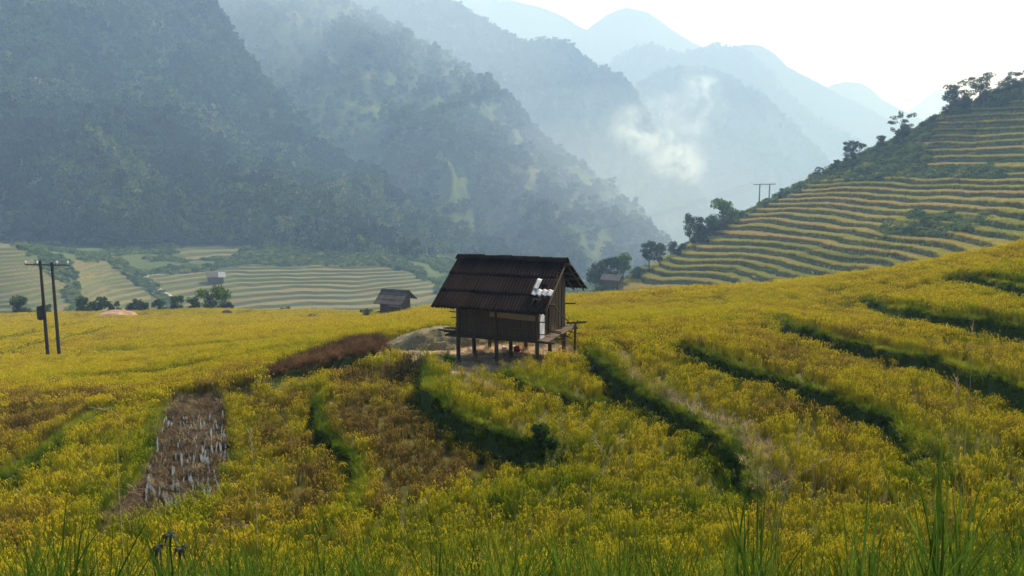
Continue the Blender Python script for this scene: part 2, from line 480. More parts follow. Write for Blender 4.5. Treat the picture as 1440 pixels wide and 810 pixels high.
def panicle(mb, base, az, h, lean, w):
    """drooping grain head"""
    d = Vector((math.cos(az), math.sin(az), 0)); sd = Vector((-math.sin(az), math.cos(az), 0))
    b0 = len(mb.v)
    prof = [(0, 0, .35), (.35, .35, 1), (.7, .2, 1.1), (1, -.6, .3)]
    for a, z, ww in prof:
        p = Vector(base) + d * (lean * a) + Vector((0, 0, h + z * lean * 1.3))
        mb.v.append(tuple(p - sd * w * ww * .5)); mb.v.append(tuple(p + sd * w * ww * .5 + Vector((0, 0, w * .5))))
    for i in range(3):
        mb.f.append((b0 + 2 * i, b0 + 2 * i + 1, b0 + 2 * i + 3, b0 + 2 * i + 2)); mb.m.append(mb.mi)

def rice_tuft(seed, nb=28, npn=9, w=.009, rad=.07, H=.46):
    random.seed(seed); mb = MB()
    for k in range(nb):
        a = random.uniform(0, 6.28); r = rad * random.random()
        blade(mb, (r * math.cos(a), r * math.sin(a), 0), a + random.uniform(-.8, .8), H * random.uniform(.7, 1.18), random.uniform(.04, .22), w * random.uniform(.9, 1.5), 3, random.uniform(.4, 1.2), random.uniform(-.8, .8))
    mb.mi = 1
    for k in range(npn):
        a = random.uniform(0, 6.28); r = rad * 1.6 * random.random()
        panicle(mb, (r * math.cos(a), r * math.sin(a), 0), a + random.uniform(-.5, .5), H * random.uniform(.72, 1.0), random.uniform(.04, .08), w * 1.35)
    return mb
rice_p = [proto('rice_tuft', rice_tuft(s), [M_rice_leaf, M_rice_grain]) for s in (1, 2, 3, 4, 5)]
rice_m = [proto('rice_clump', rice_tuft(s, 34, 26, .020, .24, .48), [M_rice_leaf, M_rice_grain]) for s in (11, 12, 13)]
M_pale_leaf = leafy('pale_rice_leaf', [(0, (.09, .14, .02)), (.5, (.21, .23, .035)), (1, (.26, .21, .07))], transl=.4)
M_pale_grain = leafy('pale_rice_grain', [(0, (.24, .30, .05)), (.5, (.48, .45, .09)), (1, (.55, .43, .16))], transl=.35)
rice_h = [proto('pale_rice_patch', rice_tuft(s, 60, 48, .055, .60, .50), [M_pale_leaf, M_pale_grain]) for s in (24, 25, 26)]
rice_f = [proto('rice_patch', rice_tuft(s, 60, 48, .055, .60, .50), [M_rice_leaf, M_rice_grain]) for s in (21, 22, 23)]

def grass_tuft(seed, nb, H, w, rad, lean=(.1, .4), seg=3):
    random.seed(seed); mb = MB()
    for k in range(nb):
        a = random.uniform(0, 6.28); r = rad * math.sqrt(random.random())
        blade(mb, (r * math.cos(a), r * math.sin(a), 0), random.uniform(0, 6.28), H * random.uniform(.55, 1.1), H * random.uniform(*lean), w * random.uniform(.7, 1.3), seg, random.uniform(.5, 1.3), random.uniform(-1, 1))
    return mb
gr_p = [proto('grass_tuft', grass_tuft(s, 26, .19, .017, .09, (.2, .9)), [M_bank_grass]) for s in (31, 32, 33)]
st_p = [proto('straw_tuft', grass_tuft(s, 26, .20, .014, .12, (.3, 1.4)), [M_straw]) for s in (41, 42)]
ru_p = [proto('withered_tuft', grass_tuft(s, 34, .42, .016, .16, (.2, .8)), [M_rust]) for s in (51, 52)]
tl_p = [proto('tall_grass_tuft', grass_tuft(s, 20, 1.0, .015, .10, (.1, .55), 6), [M_tall]) for s in (61, 62, 63)]

def band(y0, y1, dens, k=.74, extra=3.0):
    hw = k * y1 + extra
    n = int(dens * 2 * hw * (y1 - y0))
    x = rng.uniform(-hw, hw, n); y = rng.uniform(y0, y1, n)
    m = np.abs(x) < k * y + extra
    return x[m], y[m]

def make_pts(x, y):
    z, mask, near = Hnear(x, y, True)
    px, py = project(x, y, z)
    return z, mask, near, px, py

bad_zone = lambda px, py, y: ((in_poly(px, py, YARD) | in_poly(px, py, HAYP) | in_poly(px, py, BROWN)) & (y > 22) & (y < 42)) | (in_poly(px, py, WATER) & (y < 42))

def rice_tint(x, y, px, py):
    t = .57 + (fbm(x * .10, y * .10, 71, 3) - .5) * .6 + (fbm(x * 1.3, y * 1.3, 77, 3) - .5) * .6 + rng.normal(0, .07, len(x))
    far = sstep(30, 60, y); t = t * (1 - far) + far * (.66 + (t - .5) * .45)
    nearz = y < 42
    for poly, dv in ((BRN2, .30), (BRN3, .30), (BRN4, .26), (BRN5, .14), (GRN, -.13), (GOLD, .18)):
        t = t + np.where(in_poly(px, py, poly) & nearz, dv, 0)
    t = t + np.where((px > 1050) & nearz, .08, 0)
    return np.clip(t, .02, 1)

def rice_rows(x, y, sp):
    """pull the plants towards contour-following rows"""
    return x + rng.normal(0, sp * .1, len(x)), y

tot = 0
sets = {'p': [], 'm': [], 'f': []}
for key, y0, y1, dens in (('p', 8.5, 16, 25), ('p', 16, 27, 20), ('m', 27, 45, 7), ('m', 45, 62, 5), ('f', 60, 95, 1.9), ('f', 95, 158, 1.3)):
    x, y = band(y0, y1, dens)
    z, mask, near, px, py = make_pts(x, y)
    dry = (in_poly(px, py, TAN) | in_poly(px, py, PALE)) & (y < 42)
    keep = (mask < .25) & ~bad_zone(px, py, y) & (~dry | (rng.random(len(x)) < .30))
    # bare cracks and thin spots inside the crop
    thin = fbm(x * .8, y * .8, 88, 3)
    keep &= (thin > .30) | (rng.random(len(x)) < .4)
    x, y, z, px, py, near = x[keep], y[keep], z[keep], px[keep], py[keep], near[keep]
    tint = rice_tint(x, y, px, py) - np.where(near < .7, .12, 0)
    hs = .68 + .62 * fbm(x * 1.1, y * 1.1, 55, 3) + rng.normal(0, .08, len(x))
    brn = sum((in_poly(px, py, q) & (y < 42)) for q in (BRN2, BRN3))
    hs = hs * np.where(brn > 0, .85, 1)
    sets[key].append((np.stack([x, y, z], 1), tint, hs))
for key, pr, nm, lb in (('p', rice_p, 'rice_crop', 'golden ripe rice plants filling the nearest terraces below the hut'),
                        ('m', rice_m, 'rice_crop', 'ripe yellow rice covering the middle slope around the hut'),
                        ('f', rice_f, 'rice_crop', 'far yellow rice slope behind the hut up to the valley edge')):
    pts = np.concatenate([a for a, _, _ in sets[key]]); tint = np.concatenate([a for _, a, _ in sets[key]]); hs = np.concatenate([a for _, _, a in sets[key]])
    n = len(pts); tot += n
    rot = np.stack([rng.normal(0, .09, n), rng.normal(0, .09, n), rng.uniform(0, 6.28, n)], 1)
    sxy = rng.uniform(.9, 1.2, n)
    scatter(nm, pts, rot, np.stack([sxy, sxy, hs], 1), tint, pr, lb, 'rice')
print('rice instances', tot)

# bank grass
gx, gy = [], []
for y0, y1, dens in ((9, 20, 130), (20, 34, 110), (34, 60, 50), (60, 150, 4)):
    x, y = band(y0, y1, dens); gx.append(x); gy.append(y)
x = np.concatenate(gx); y = np.concatenate(gy)
z, mask, near, px, py = make_pts(x, y); lip = bank_fields.lip
edge = in_poly(px, py, [(250, 545), (228, 590), (215, 640), (190, 680), (130, 745), (118, 735), (175, 680), (200, 630), (206, 590), (232, 545)]) | \
       in_poly(px, py, [(316, 556), (345, 556), (352, 620), (372, 672), (330, 672), (326, 600)]) | \
       in_poly(px, py, [(600, 505), (640, 515), (720, 522), (800, 512), (835, 492), (850, 510), (800, 520), (790, 552), (730, 540), (660, 535), (640, 548), (596, 545)]) | \
       in_poly(px, py, [(470, 525), (450, 560), (470, 620), (520, 650), (530, 690), (500, 740), (440, 780), (410, 770), (470, 720), (490, 670), (440, 620), (430, 560)]) | \
       in_poly(px, py, [(1240, 560), (1300, 620), (1310, 660), (1270, 660), (1240, 610)]) | \
       in_poly(px, py, [(640, 700), (690, 660), (760, 650), (720, 690), (660, 712)])
edge &= (y < 42)
keep = (mask > .3) | (lip > .5) | (edge & (rng.random(len(x)) < .55))
keep &= ~(in_poly(px, py, YARD) & (y > 24) & (y < 36) & (mask < .3)) & ~(in_poly(px, py, BROWN) & (y < 42))
x, y, z, mask, edge, lip = x[keep], y[keep], z[keep], mask[keep], edge[keep], lip[keep]
n = len(x)
tint = .44 + (fbm(x * .8, y * .8, 3, 3) - .5) * 1.5 + np.where(edge & (mask < .3), .42, 0) + .22 * lip + rng.normal(0, .08, n)  # lip grass tinted brighter: light on the bank top put into the colour
far = 1 + sstep(40, 90, y) * 1.6
s = rng.uniform(.7, 1.3, n) * (1 + .35 * (rng.random(n) < .1)) * far
scatter('grass', np.stack([x, y, z], 1), np.stack([rng.normal(0, .3, n), rng.normal(0, .3, n), rng.uniform(0, 6.28, n)], 1), np.stack([s, s, s * .9], 1), tint, gr_p,
        'dark green grass growing on the terrace banks between rice levels', 'grass')
print('bank grass', n)

# straw stubble: tan strips, paddy patch, yard edge
x, y = band(12, 40, 16)
z, mask, near, px, py = make_pts(x, y)
pale = in_poly(px, py, PALE)
wat = in_poly(px, py, WATER)
kk = rng.random(len(x))
keep = (in_poly(px, py, TAN) & (kk < .9)) | (wat & (kk < .8)) | pale | (in_poly(px, py, YARD) & (y > 24) & (kk < .35)) | \
       (in_poly(px, py, [(365, 535), (430, 530), (440, 548), (375, 552)]))
x, y, z, px, py, wat = x[keep], y[keep], z[keep], px[keep], py[keep], wat[keep]; n = len(x)
s = rng.uniform(.8, 1.5, n)
tint = np.where(wat, .0, .55) + rng.normal(0, .2, n)
scatter('straw_stubble', np.stack([x, y, z], 1), np.stack([rng.normal(0, .3, n), rng.normal(0, .3, n), rng.uniform(0, 6.28, n)], 1), np.stack([s, s, s], 1), tint, st_p,
        'pale dry straw stubble on the harvested strips and bare yard', 'stubble')
# reddish withered grass left of the hay
x, y = band(26, 42, 22)
z, mask, near, px, py = make_pts(x, y)
keep = in_poly(px, py, BROWN)
x, y, z = x[keep], y[keep], z[keep]; n = len(x); s = rng.uniform(.5, 1.15, n)
scatter('withered_grass', np.stack([x, y, z], 1), np.stack([rng.normal(0, .25, n), rng.normal(0, .25, n), rng.uniform(0, 6.28, n)], 1), np.stack([s, s, s], 1),
        .5 + rng.normal(0, .22, n), ru_p, 'reddish brown withered grass on the bank left of the hay heap', 'dry grass')
# tall green grass right before the camera
x, y = band(3.6, 9.6, 20, .8, 1.5)
keep = rng.random(len(x)) < .25 + .75 * fbm(x * .6, y * .6, 66, 2)
x, y = x[keep], y[keep]
z = Hnear(x, y); n = len(x); s = rng.uniform(.35, 1.35, n) * (.8 + .1 * sstep(5, 8.5, y))
scatter('tall_grass', np.stack([x, y, z], 1), np.stack([rng.normal(0, .12, n), rng.normal(0, .12, n), rng.uniform(0, 6.28, n)], 1), np.stack([s, s, s], 1),
        .45 + rng.normal(0, .25, n), tl_p, 'loose fringe of tall green grass along the bottom of the slope', 'grass')

# ------------------------------------------------------------------ terraced hillside right
RIDGE = [(835, 418, 208), (880, 404, 218), (905, 388, 226), (940, 367, 236), (985, 343, 245), (1030, 316, 251), (1067, 297, 255), (1110, 276, 258), (1160, 249, 261),
         (1200, 228, 262), (1260, 203, 261), (1320, 168, 258), (1380, 146, 255), (1440, 126, 250), (1520, 100, 246), (1640, 70, 240)]
h = [P(*t) for t in RIDGE]
for (x0, y0, z0), k in zip(list(h), range(len(h))):
    h.append((x0 - 14, y0 + 45, z0 - 24)); 
    if k % 2 == 0: h.append((x0 - 30, y0 + 110, z0 - 75))
for t in [(1000, 375, 216), (1100, 340, 217), (1180, 402, 172), (1100, 397, 190), (1000, 402, 205), (900, 414, 208), (1200, 350, 186), (1300, 370, 158), (1440, 350, 130), (1300, 300, 194), (1440, 300, 163),
          (1200, 300, 220), (1300, 250, 226), (1440, 250, 203), (1300, 208, 246), (1440, 200, 226), (1440, 160, 241), (1560, 300, 150), (1560, 200, 215), (1640, 340, 115), (1660, 150, 228),
          (1000, 430, 185), (1150, 430, 150), (1300, 410, 130), (1440, 410, 108), (1100, 460, 150), (1250, 470, 110)]:
    h.append(P(*t))
h = np.array(h)
tps_h = TPS(h[:, :2] / 50, h[:, 2], 1e-3)
SCR = [[(1140, 262), (1180, 228), (1300, 178), (1325, 158), (1440, 120), (1440, 140), (1330, 170), (1300, 200), (1308, 238), (1400, 234), (1412, 252), (1150, 256)],
       [(800, 440), (880, 390), (930, 355), (1030, 298), (1090, 268), (1150, 240), (1155, 258), (1100, 282), (1020, 322), (940, 364), (885, 396), (868, 425)],
       [(1225, 322), (1390, 318), (1330, 335), (1240, 335)], [(1270, 306), (1395, 308), (1392, 318), (1300, 318)]]
def Hhill(X, Y, full=False):
    b = tps_h(X / 50, Y / 50)
    px, py = project(X, Y, b)
    scr = np.zeros(X.shape, bool)
    wx = px + (vnoise(X * .3, Y * .3, 4) - .5) * 12; wy = py + (vnoise(X * .3, Y * .3, 14) - .5) * 8
    for q in SCR: scr |= in_poly(wx, wy, q)
    wob = (fbm(X / 26, Y / 26, 41, 3) - .5) * 2.7 + (fbm(X / 5, Y / 5, 45, 2) - .5) * .35
    hh = b + wob
    lv = np.where(hh < 0, hh / 1.6, hh / 2.15)
    fl = np.floor(lv); fr = lv - fl
    st = np.where(hh < 0, 1.6, 2.15)
    zz = (fl + sstep(.80, .97, fr)) * st - wob + .10 * st
    zz = np.where(scr, b + (fbm(X / 3, Y / 3, 47, 3) - .5) * 1.2, zz)
    tread = (fr < .70) & ~scr
    if full: return zz, tread.astype(float), scr.astype(float), _hash(fl, np.floor(X / 22 + Y / 60 + .5 * fl), 3), fr
    return zz
hx = np.arange(12, 195, .3); hy = np.arange(105, 335, .34)
HX, HY = np.meshgrid(hx, hy)
HZ, HT, HS, HL, HF = Hhill(HX, HY, True)
HZ = HZ + (vnoise(HX * 1.7, HY * 1.7, 8) - .5) * .28

def terrace_mat(name, rice_stops, bankc, scrubc):
    m, nt, out = new_mat(name)
    lv = attr(nt, 'lev')
    n0 = noise(nt, .12, 4); n1 = noise(nt, 1.5, 4, .7)
    f = N(nt, 'ShaderNodeMath', operation='MULTIPLY_ADD', ins={0: n0, 1: .6, 2: 0.0}); nt.links.new(lv, f.inputs[2])
    f2 = N(nt, 'ShaderNodeMath', operation='MULTIPLY_ADD', ins={0: n1, 1: .3, 2: f.outputs[0]})
    f3 = N(nt, 'ShaderNodeMath', operation='MULTIPLY', ins={0: f2.outputs[0], 1: .55})
    rc = ramp(nt, f3.outputs[0], rice_stops)
    bc = mixc(nt, n1, bankc[0], bankc[1])
    sc_ = mixc(nt, noise(nt, .5, 5, .7), scrubc[0], scrubc[1])
    c1 = mixc(nt, attr(nt, 'tread'), bc, rc)
    c2 = mixc(nt, attr(nt, 'scrub'), c1, sc_)
    b = N(nt, 'ShaderNodeBsdfPrincipled', ins={'Base Color': c2, 'Roughness': .95, 'Specular IOR Level': .1, 'Normal': bump(nt, n1, .7, .3)})
    nt.links.new(b.outputs[0], out.inputs[0])
    return m
RS = [(.1, (.16, .19, .03)), (.35, (.28, .28, .05)), (.6, (.42, .37, .09)), (.85, (.44, .35, .13))]
m_hill = terrace_mat('terraced_slope', RS, ((.055, .095, .02), (.10, .125, .035)), ((.05, .09, .02), (.11, .13, .04)))
o = grid_mesh('hillside', HX, HY, HZ, m_hill, {'tread': HT, 'scrub': HS, 'lev': HL})
tag(o, 'hillside cut into narrow golden rice terraces across the gully', 'hillside', kind='structure')
# crop and grass on the hillside
n = 95000
x = rng.uniform(20, 190, n); y = rng.uniform(110, 275, n)
z, tr, scr, lv, fr = Hhill(x, y, True)
px, py = project(x, y, z)
vis = (px > 820) & (px < 1560)
cmod = lv * .55 + .25 + (fbm(x / 30, y / 30, 12, 2) - .5) * .5
k1 = vis & (scr < .5) & (fr < .76)
nn = k1.sum(); s = rng.uniform(.8, 1.2, nn)
scatter('rice_crop', np.stack([x, y, z - .05], 1)[k1], np.stack([rng.normal(0, .08, nn), rng.normal(0, .08, nn), rng.uniform(0, 6.28, nn)], 1),
        np.stack([s * 1.0, s * 1.0, s * 2.2], 1), np.clip(cmod[k1] + rng.normal(0, .08, nn), .1, 1), rice_h, 'strips of ripe rice on the terraced hillside across the gully', 'rice')
k2 = vis & (fr > .78) & (scr < .5) & (rng.random(n) < .6)
nn = k2.sum(); s = rng.uniform(1.8, 2.8, nn)
scatter('grass', np.stack([x, y, z - .1], 1)[k2], np.stack([rng.normal(0, .3, nn), rng.normal(0, .3, nn), rng.uniform(0, 6.28, nn)], 1),
        np.stack([s, s, s * .8], 1), .6 + rng.normal(0, .25, nn), gr_p, 'green grass on the steps of the terraced hillside', 'grass')

# ------------------------------------------------------------------ crowns
def crown_mb(seed, clumps, nleaf, leaf, mi=0, flat=.8):
    """clumps: (x,y,z,rx,rz); leaf faces spread through each clump's volume"""
    r = np.random.default_rng(seed)
    mb = MB(); mb.mi = mi
    for cx_, cy_, cz_, rx, rz in clumps:
        for k in range(nleaf):
            d = r.normal(size=3); d /= np.linalg.norm(d); rr = r.random() ** .45
            p = np.array([cx_ + d[0] * rx * rr, cy_ + d[1] * rx * rr, cz_ + d[2] * rz * rr])
            nrm = d * .6 + r.normal(size=3) * .6; nrm /= np.linalg.norm(nrm) + 1e-9
            t = np.cross(nrm, r.normal(size=3)); t /= np.linalg.norm(t) + 1e-9; b_ = np.cross(nrm, t)
            a = leaf * r.uniform(.6, 1.3); bb = a * r.uniform(.45, .8)
            mb.add([p - t * a - b_ * bb * .3, p + b_ * -bb, p + t * a, p + b_ * bb + nrm * a * .2], [(0, 1, 2, 3)])
    return mb

def random_clumps(seed, n, R_, H_, z0, cr):
    r = np.random.default_rng(seed); out = []
    for k in range(n):
        a = r.uniform(0, 6.28); q = R_ * math.sqrt(r.random()) * .8; zz = z0 + H_ * r.random()
        taper = 1 - .5 * abs((zz - z0) / max(H_, 1e-3) - .35)
        out.append((q * math.cos(a) * taper, q * math.sin(a) * taper, zz, cr * r.uniform(.6, 1.2), cr * r.uniform(.45, .85)))
    return out

# forest crowns: unit = 1 m radius-ish, scaled by instances
forest_p = []
for s in range(5):
    tall = (s % 2 == 0)
    cl = random_clumps(100 + s, 9, 1.0, 1.5 if tall else .8, .4, .55)
    forest_p.append(proto('tree_crown', crown_mb(200 + s, cl, 34, .17), [M_forest]))
scrub_p = [proto('shrub_mass', crown_mb(300 + s, random_clumps(310 + s, 7, 1.0, .5, .15, .5), 30, .16), [M_scrub]) for s in range(4)]

k3 = (scr > .5) & (px > 800) & (px < 1560)
idx = np.nonzero(k3)[0]; idx = idx[: 6500]; nn = len(idx)
s = rng.uniform(.7, 1.5, nn) * np.where(rng.random(nn) < .1, 1.8, 1)
scatter('scrub', np.stack([x, y, z - .2], 1)[idx], np.stack([rng.normal(0, .1, nn), rng.normal(0, .1, nn), rng.uniform(0, 6.28, nn)], 1),
        np.stack([s, s, s], 1), .4 + rng.normal(0, .25, nn), scrub_p, 'low green scrub along the ridge of the terraced hillside', 'scrub')

# ------------------------------------------------------------------ valley terraces left
v = [P(*t) for t in [(-100, 345, 345), (0, 345, 335), (50, 352, 330), (100, 362, 350), (150, 366, 375), (250, 368, 400), (350, 368, 405), (450, 370, 410), (560, 374, 405), (610, 392, 395), (700, 410, 390),
                     (-100, 440, 262), (0, 440, 265), (60, 435, 270), (130, 440, 285), (200, 442, 300), (300, 442, 312), (420, 442, 318), (550, 442, 322), (650, 446, 325), (800, 450, 330),
                     (50, 395, 300), (150, 400, 335), (100, 400, 312), (210, 405, 340), (300, 405, 350), (420, 405, 358), (540, 410, 360),
                     (-100, 338, 420), (100, 338, 440), (300, 335, 460), (500, 345, 470), (650, 370, 460), (800, 400, 450)]]
v += [(-180, 200, -66), (-60, 210, -70), (40, 240, -75), (120, 330, -78), (120, 420, -75)]
v = np.array(v); tps_v = TPS(v[:, :2] / 80, v[:, 2], 1e-3)
TERR = [[(-200, 335), (14, 340), (46, 362), (72, 392), (92, 400), (88, 412), (100, 440), (-200, 450)],
        [(100, 366), (150, 367), (172, 384), (200, 402), (238, 436), (120, 450), (108, 400)],
        [(208, 388), (230, 384), (350, 372), (540, 374), (580, 386), (612, 398), (622, 446), (262, 446), (232, 410)],
        [(242, 348), (344, 345), (338, 358), (260, 368)]]
def Hval(X, Y, full=False):
    b = tps_v(X / 80, Y / 80)
    px, py = project(X, Y, b)
    wx = px + (vnoise(X * .2, Y * .2, 4) - .5) * 8; wy = py + (vnoise(X * .2, Y * .2, 14) - .5) * 5
    ter = np.zeros(X.shape, bool)
    for q in TERR: ter |= in_poly(wx, wy, q)
    wob = (fbm(X / 45, Y / 45, 51, 3) - .5) * 2.6 + (fbm(X / 9, Y / 9, 52, 2) - .5) * .5
    st = 1.15
    lv = (b + wob) / st; fl = np.floor(lv); fr = lv - fl
    zz = np.where(ter, (fl + sstep(.72, .95, fr)) * st - wob, b + (fbm(X / 12, Y / 12, 53, 3) - .5) * 3 - .5)
    if full: return zz, ((fr < .70) & ter).astype(float), (~ter).astype(float), _hash(fl, np.floor(X / 45 + .37 * fl), 5), fr
    return zz
vx = np.arange(-330, 130, .75); vy = np.arange(235, 480, .6)
VX, VY = np.meshgrid(vx, vy)
VZ, VT, VS, VL, VF = Hval(VX, VY, True)
m_val = terrace_mat('valley_terraces', [(.1, (.045, .07, .018)), (.35, (.09, .10, .03)), (.6, (.135, .12, .042)), (.85, (.09, .08, .04))],
                    ((.035, .055, .018), (.075, .085, .035)), ((.025, .055, .015), (.07, .095, .03)))
o = grid_mesh('valley_terrain', VX, VY, VZ, m_val, {'tread': VT, 'scrub': VS, 'lev': VL})
tag(o, 'harvested terraces on the valley floor below the forested mountain', 'terrain', kind='structure')
# base sheet to the horizon
bx = np.linspace(-6000, 6000, 120); by = np.linspace(-300, 6400, 140)
BX, BY = np.meshgrid(bx, by)
m_base = solid('valley_ground', (.03, .05, .015), (.07, .09, .03), .01, .95)
BZ = -82 + (fbm(BX / 600, BY / 600, 61, 3) - .5) * 8 - np.where(BY < 120, 30, 0) - 190 * sstep(480, 1050, BY)
tag(grid_mesh('terrain', BX, BY, BZ, m_base), 'wide hazy valley floor between the mountains', 'terrain', kind='structure')

# ------------------------------------------------------------------ mountains
m_mount, nt, out = new_mat('mountain_forest_floor')
n0 = noise(nt, .012, 5, .6); n1 = noise(nt, .12, 5, .7)
cc = ramp(nt, n0, [(.35, (.018, .038, .012)), (.55, (.035, .06, .018)), (.68, (.085, .10, .035))])
cc = mixc(nt, n1, cc, (.015, .03, .01))
md_ = ramp(nt, noise(nt, .03, 6, .65), [(.3, (.03, .06, .018)), (.5, (.065, .10, .03)), (.64, (.12, .12, .045)), (.75, (.06, .08, .028))])
cc = mixc(nt, attr(nt, 'open'), cc, md_)
b = N(nt, 'ShaderNodeBsdfPrincipled', ins={'Base Color': cc, 'Roughness': 1, 'Specular IOR Level': 0, 'Normal': bump(nt, n1, 1, 4)})
nt.links.new(b.outputs[0], out.inputs[0])

def resample(L, n):
    L = np.array(L); t = np.linspace(0, len(L) - 1, n)
    i = np.minimum(t.astype(int), len(L) - 2); f = (t - i)[:, None]
    p0 = L[np.maximum(i - 1, 0)]; p1 = L[i]; p2 = L[i + 1]; p3 = L[np.minimum(i + 2, len(L) - 1)]
    return .5 * ((2 * p1) + (-p0 + p2) * f + (2 * p0 - 5 * p1 + 4 * p2 - p3) * f ** 2 + (-p0 + 3 * p1 - 3 * p2 + p3) * f ** 3)

def mountain(label, ridge, foot, ns, ntt, amp, scale, seed, back=300, drop=260, sil=1.5, bulge=0.0, opn=None, k=1.3):
    ridge = [(a, b_, d * k) for a, b_, d in ridge]; foot = [(a, b_, d * k) for a, b_, d in foot]; amp *= k; scale *= k
    Rr = resample([P(*t) for t in ridge], ns); Ff = resample([P(*t) for t in foot], ns)
    t = np.linspace(0, 1, ntt)[:, None, None]
    S = Rr[None] * (1 - t) + Ff[None] * t
    tb = np.linspace(1, 0, max(8, ntt // 6), endpoint=False)[:, None, None]
    Bk = Rr[None] + np.array([0, back, -drop])[None, None] * tb
    A = np.concatenate([Bk, S], 0)
    tt = np.concatenate([-tb[:, 0, 0], t[:, 0, 0]])[:, None] * np.ones((1, ns))
    X, Y, Z = A[..., 0], A[..., 1], A[..., 2].copy()
    w = sstep(0, .14, np.abs(tt)) * (1 - .5 * sstep(.75, 1, tt))
    rn = 1 - np.abs(2 * fbm(X / scale, Y / (scale * 2.2), seed, 4) - 1) * 2
    Z += (rn - .45) * amp * w + bulge * np.sin(np.clip(tt, 0, 1) * math.pi) + (fbm(X / (scale * .15), Y / (scale * .15), seed + 9, 3) - .5) * amp * .25 * w
    Z += (fbm(X / (sil * 6), Y / (sil * 6), seed + 5, 3) - .5) * sil * 2.2
    pq = project(X, Y, Z)
    o = grid_mesh('mountain', X, Y, Z, m_mount, {'open': opn(X, Y, *pq) if opn else tt * 0}, flip=True)
    tag(o, label, 'mountain', kind='structure')
    return X, Y, Z, tt

def on_grid(G, n, tmin=-.1, tmax=1.0, seed=0, dens=None):
    """n points spread by area over a mountain grid"""
    X, Y, Z, tt = G
    r = np.random.default_rng(seed)
    # cell areas
    ax = np.stack([X[:-1, 1:] - X[:-1, :-1], Y[:-1, 1:] - Y[:-1, :-1]], -1); ay = np.stack([X[1:, :-1] - X[:-1, :-1], Y[1:, :-1] - Y[:-1, :-1]], -1)
    ar = np.abs(ax[..., 0] * ay[..., 1] - ax[..., 1] * ay[..., 0]) * ((tt[:-1, :-1] > tmin) & (tt[:-1, :-1] < tmax))
    px, py = project(X[:-1, :-1], Y[:-1, :-1], Z[:-1, :-1])
    ar = ar * ((px > -140) & (px < 1580) & (py > -60))
    if dens is not None: ar = ar * dens(X[:-1, :-1], Y[:-1, :-1], px, py)
    p = (ar / ar.sum()).ravel()
    k = r.choice(len(p), n, p=p); i, j = np.divmod(k, ar.shape[1])
    a = r.random(n); b_ = r.random(n)
    def L(Q): return (Q[i, j] * (1 - a) + Q[i, j + 1] * a) * (1 - b_) + (Q[i + 1, j] * (1 - a) + Q[i + 1, j + 1] * a) * b_
    return L(X), L(Y), L(Z)

def openA(X, Y, px, py):
    return sstep(.44, .50, fbm(X / 60, Y / 60, 91, 4)) * sstep(400, 500, px + (py - 250) * -.5)
def openB(X, Y, px, py):
    return sstep(.42, .5, 1 - fbm(X / 90, Y / 90, 93, 3)) * .9
GA = mountain('steep forested mountain filling the upper left above the valley terraces',
    [(-420, -330, 1080), (-250, -300, 1050), (-100, -240, 1020), (30, -170, 990), (150, -95, 950), (230, -45, 915), (285, 0, 890), (330, 66, 860), (375, 132, 830), (430, 185, 800), (480, 228, 765), (530, 262, 730), (580, 290, 700),
     (620, 315, 680), (660, 352, 655), (700, 390, 630), (745, 440, 600)],
    [(-420, 338, 400), (-250, 338, 400), (-100, 338, 405), (0, 338, 412), (80, 345, 415), (150, 352, 420), (200, 356, 428), (260, 350, 440), (320, 352, 445), (380, 362, 440), (440, 364, 440), (500, 368, 440),
     (550, 374, 440), (590, 384, 445), (640, 400, 455), (700, 430, 470), (760, 460, 490)], 420, 240, 34, 150, 11, sil=1.6, bulge=-8, opn=openA, k=1.0)
def densA(X, Y, px, py):
    d = np.ones(X.shape)
    # open slopes near the right flank and a few clearings
    cl = fbm(X / 70, Y / 70, 91, 3)
    fl = sstep(430, 560, px + (py - 250) * -.4)
    d = d * (1 - .85 * openA(X, Y, px, py))
    d = d * np.where(cl < .33, .35, 1)
    return d
x, y, z = on_grid(GA, 24000, -.15, 1.0, 1, densA)
n = len(x)
s = (2.8 + 4.6 * rng.random(n) ** 3) * (.9 + .25 * sstep(450, 900, y))
tint = .36 + (fbm(x / 60, y / 60, 92, 3) - .5) * 1.1 + rng.normal(0, .16, n)
scatter('forest', np.stack([x, y, z - s * .25], 1), np.stack([rng.normal(0, .08, n), rng.normal(0, .08, n), rng.uniform(0, 6.28, n)], 1),
        np.stack([s, s, s * rng.uniform(.9, 1.5, n)], 1), tint, forest_p, 'dense dark forest covering the steep mountain at upper left', 'forest')

GB1 = mountain('hazy wooded spur behind the first mountain and the large hut',
    [(120, -90, 1400), (260, -70, 1350), (400, -30, 1300), (500, 10, 1250), (600, 68, 1200), (674, 116, 1150), (724, 163, 1120), (766, 205, 1080), (810, 240, 1040), (855, 278, 1000), (900, 318, 950), (940, 365, 900), (980, 420, 850), (1020, 480, 800)],
    [(120, 300, 850), (260, 320, 800), (400, 350, 720), (500, 370, 640), (600, 400, 560), (674, 430, 540), (724, 440, 540), (766, 445, 550), (810, 450, 560), (855, 452, 580), (900, 455, 600), (940, 460, 620), (980, 470, 640), (1020, 490, 660)],
    360, 200, 50, 150, 23, sil=2, opn=openB, k=1.05)
x, y, z = on_grid(GB1, 8000, -.1, 1.0, 2, lambda X, Y, px, py: np.where(fbm(X / 90, Y / 90, 93, 3) > .52, 1, .12))
n = len(x); s = 1.25 * (3.4 + 3 * rng.random(n) ** 2)
scatter('forest', np.stack([x, y, z - s * .25], 1), np.stack([rng.normal(0, .08, n), rng.normal(0, .08, n), rng.uniform(0, 6.28, n)], 1),
        np.stack([s, s, s * 1.2], 1), .36 + rng.normal(0, .2, n), forest_p, 'scattered woods on the hazy spur behind the large hut', 'forest')

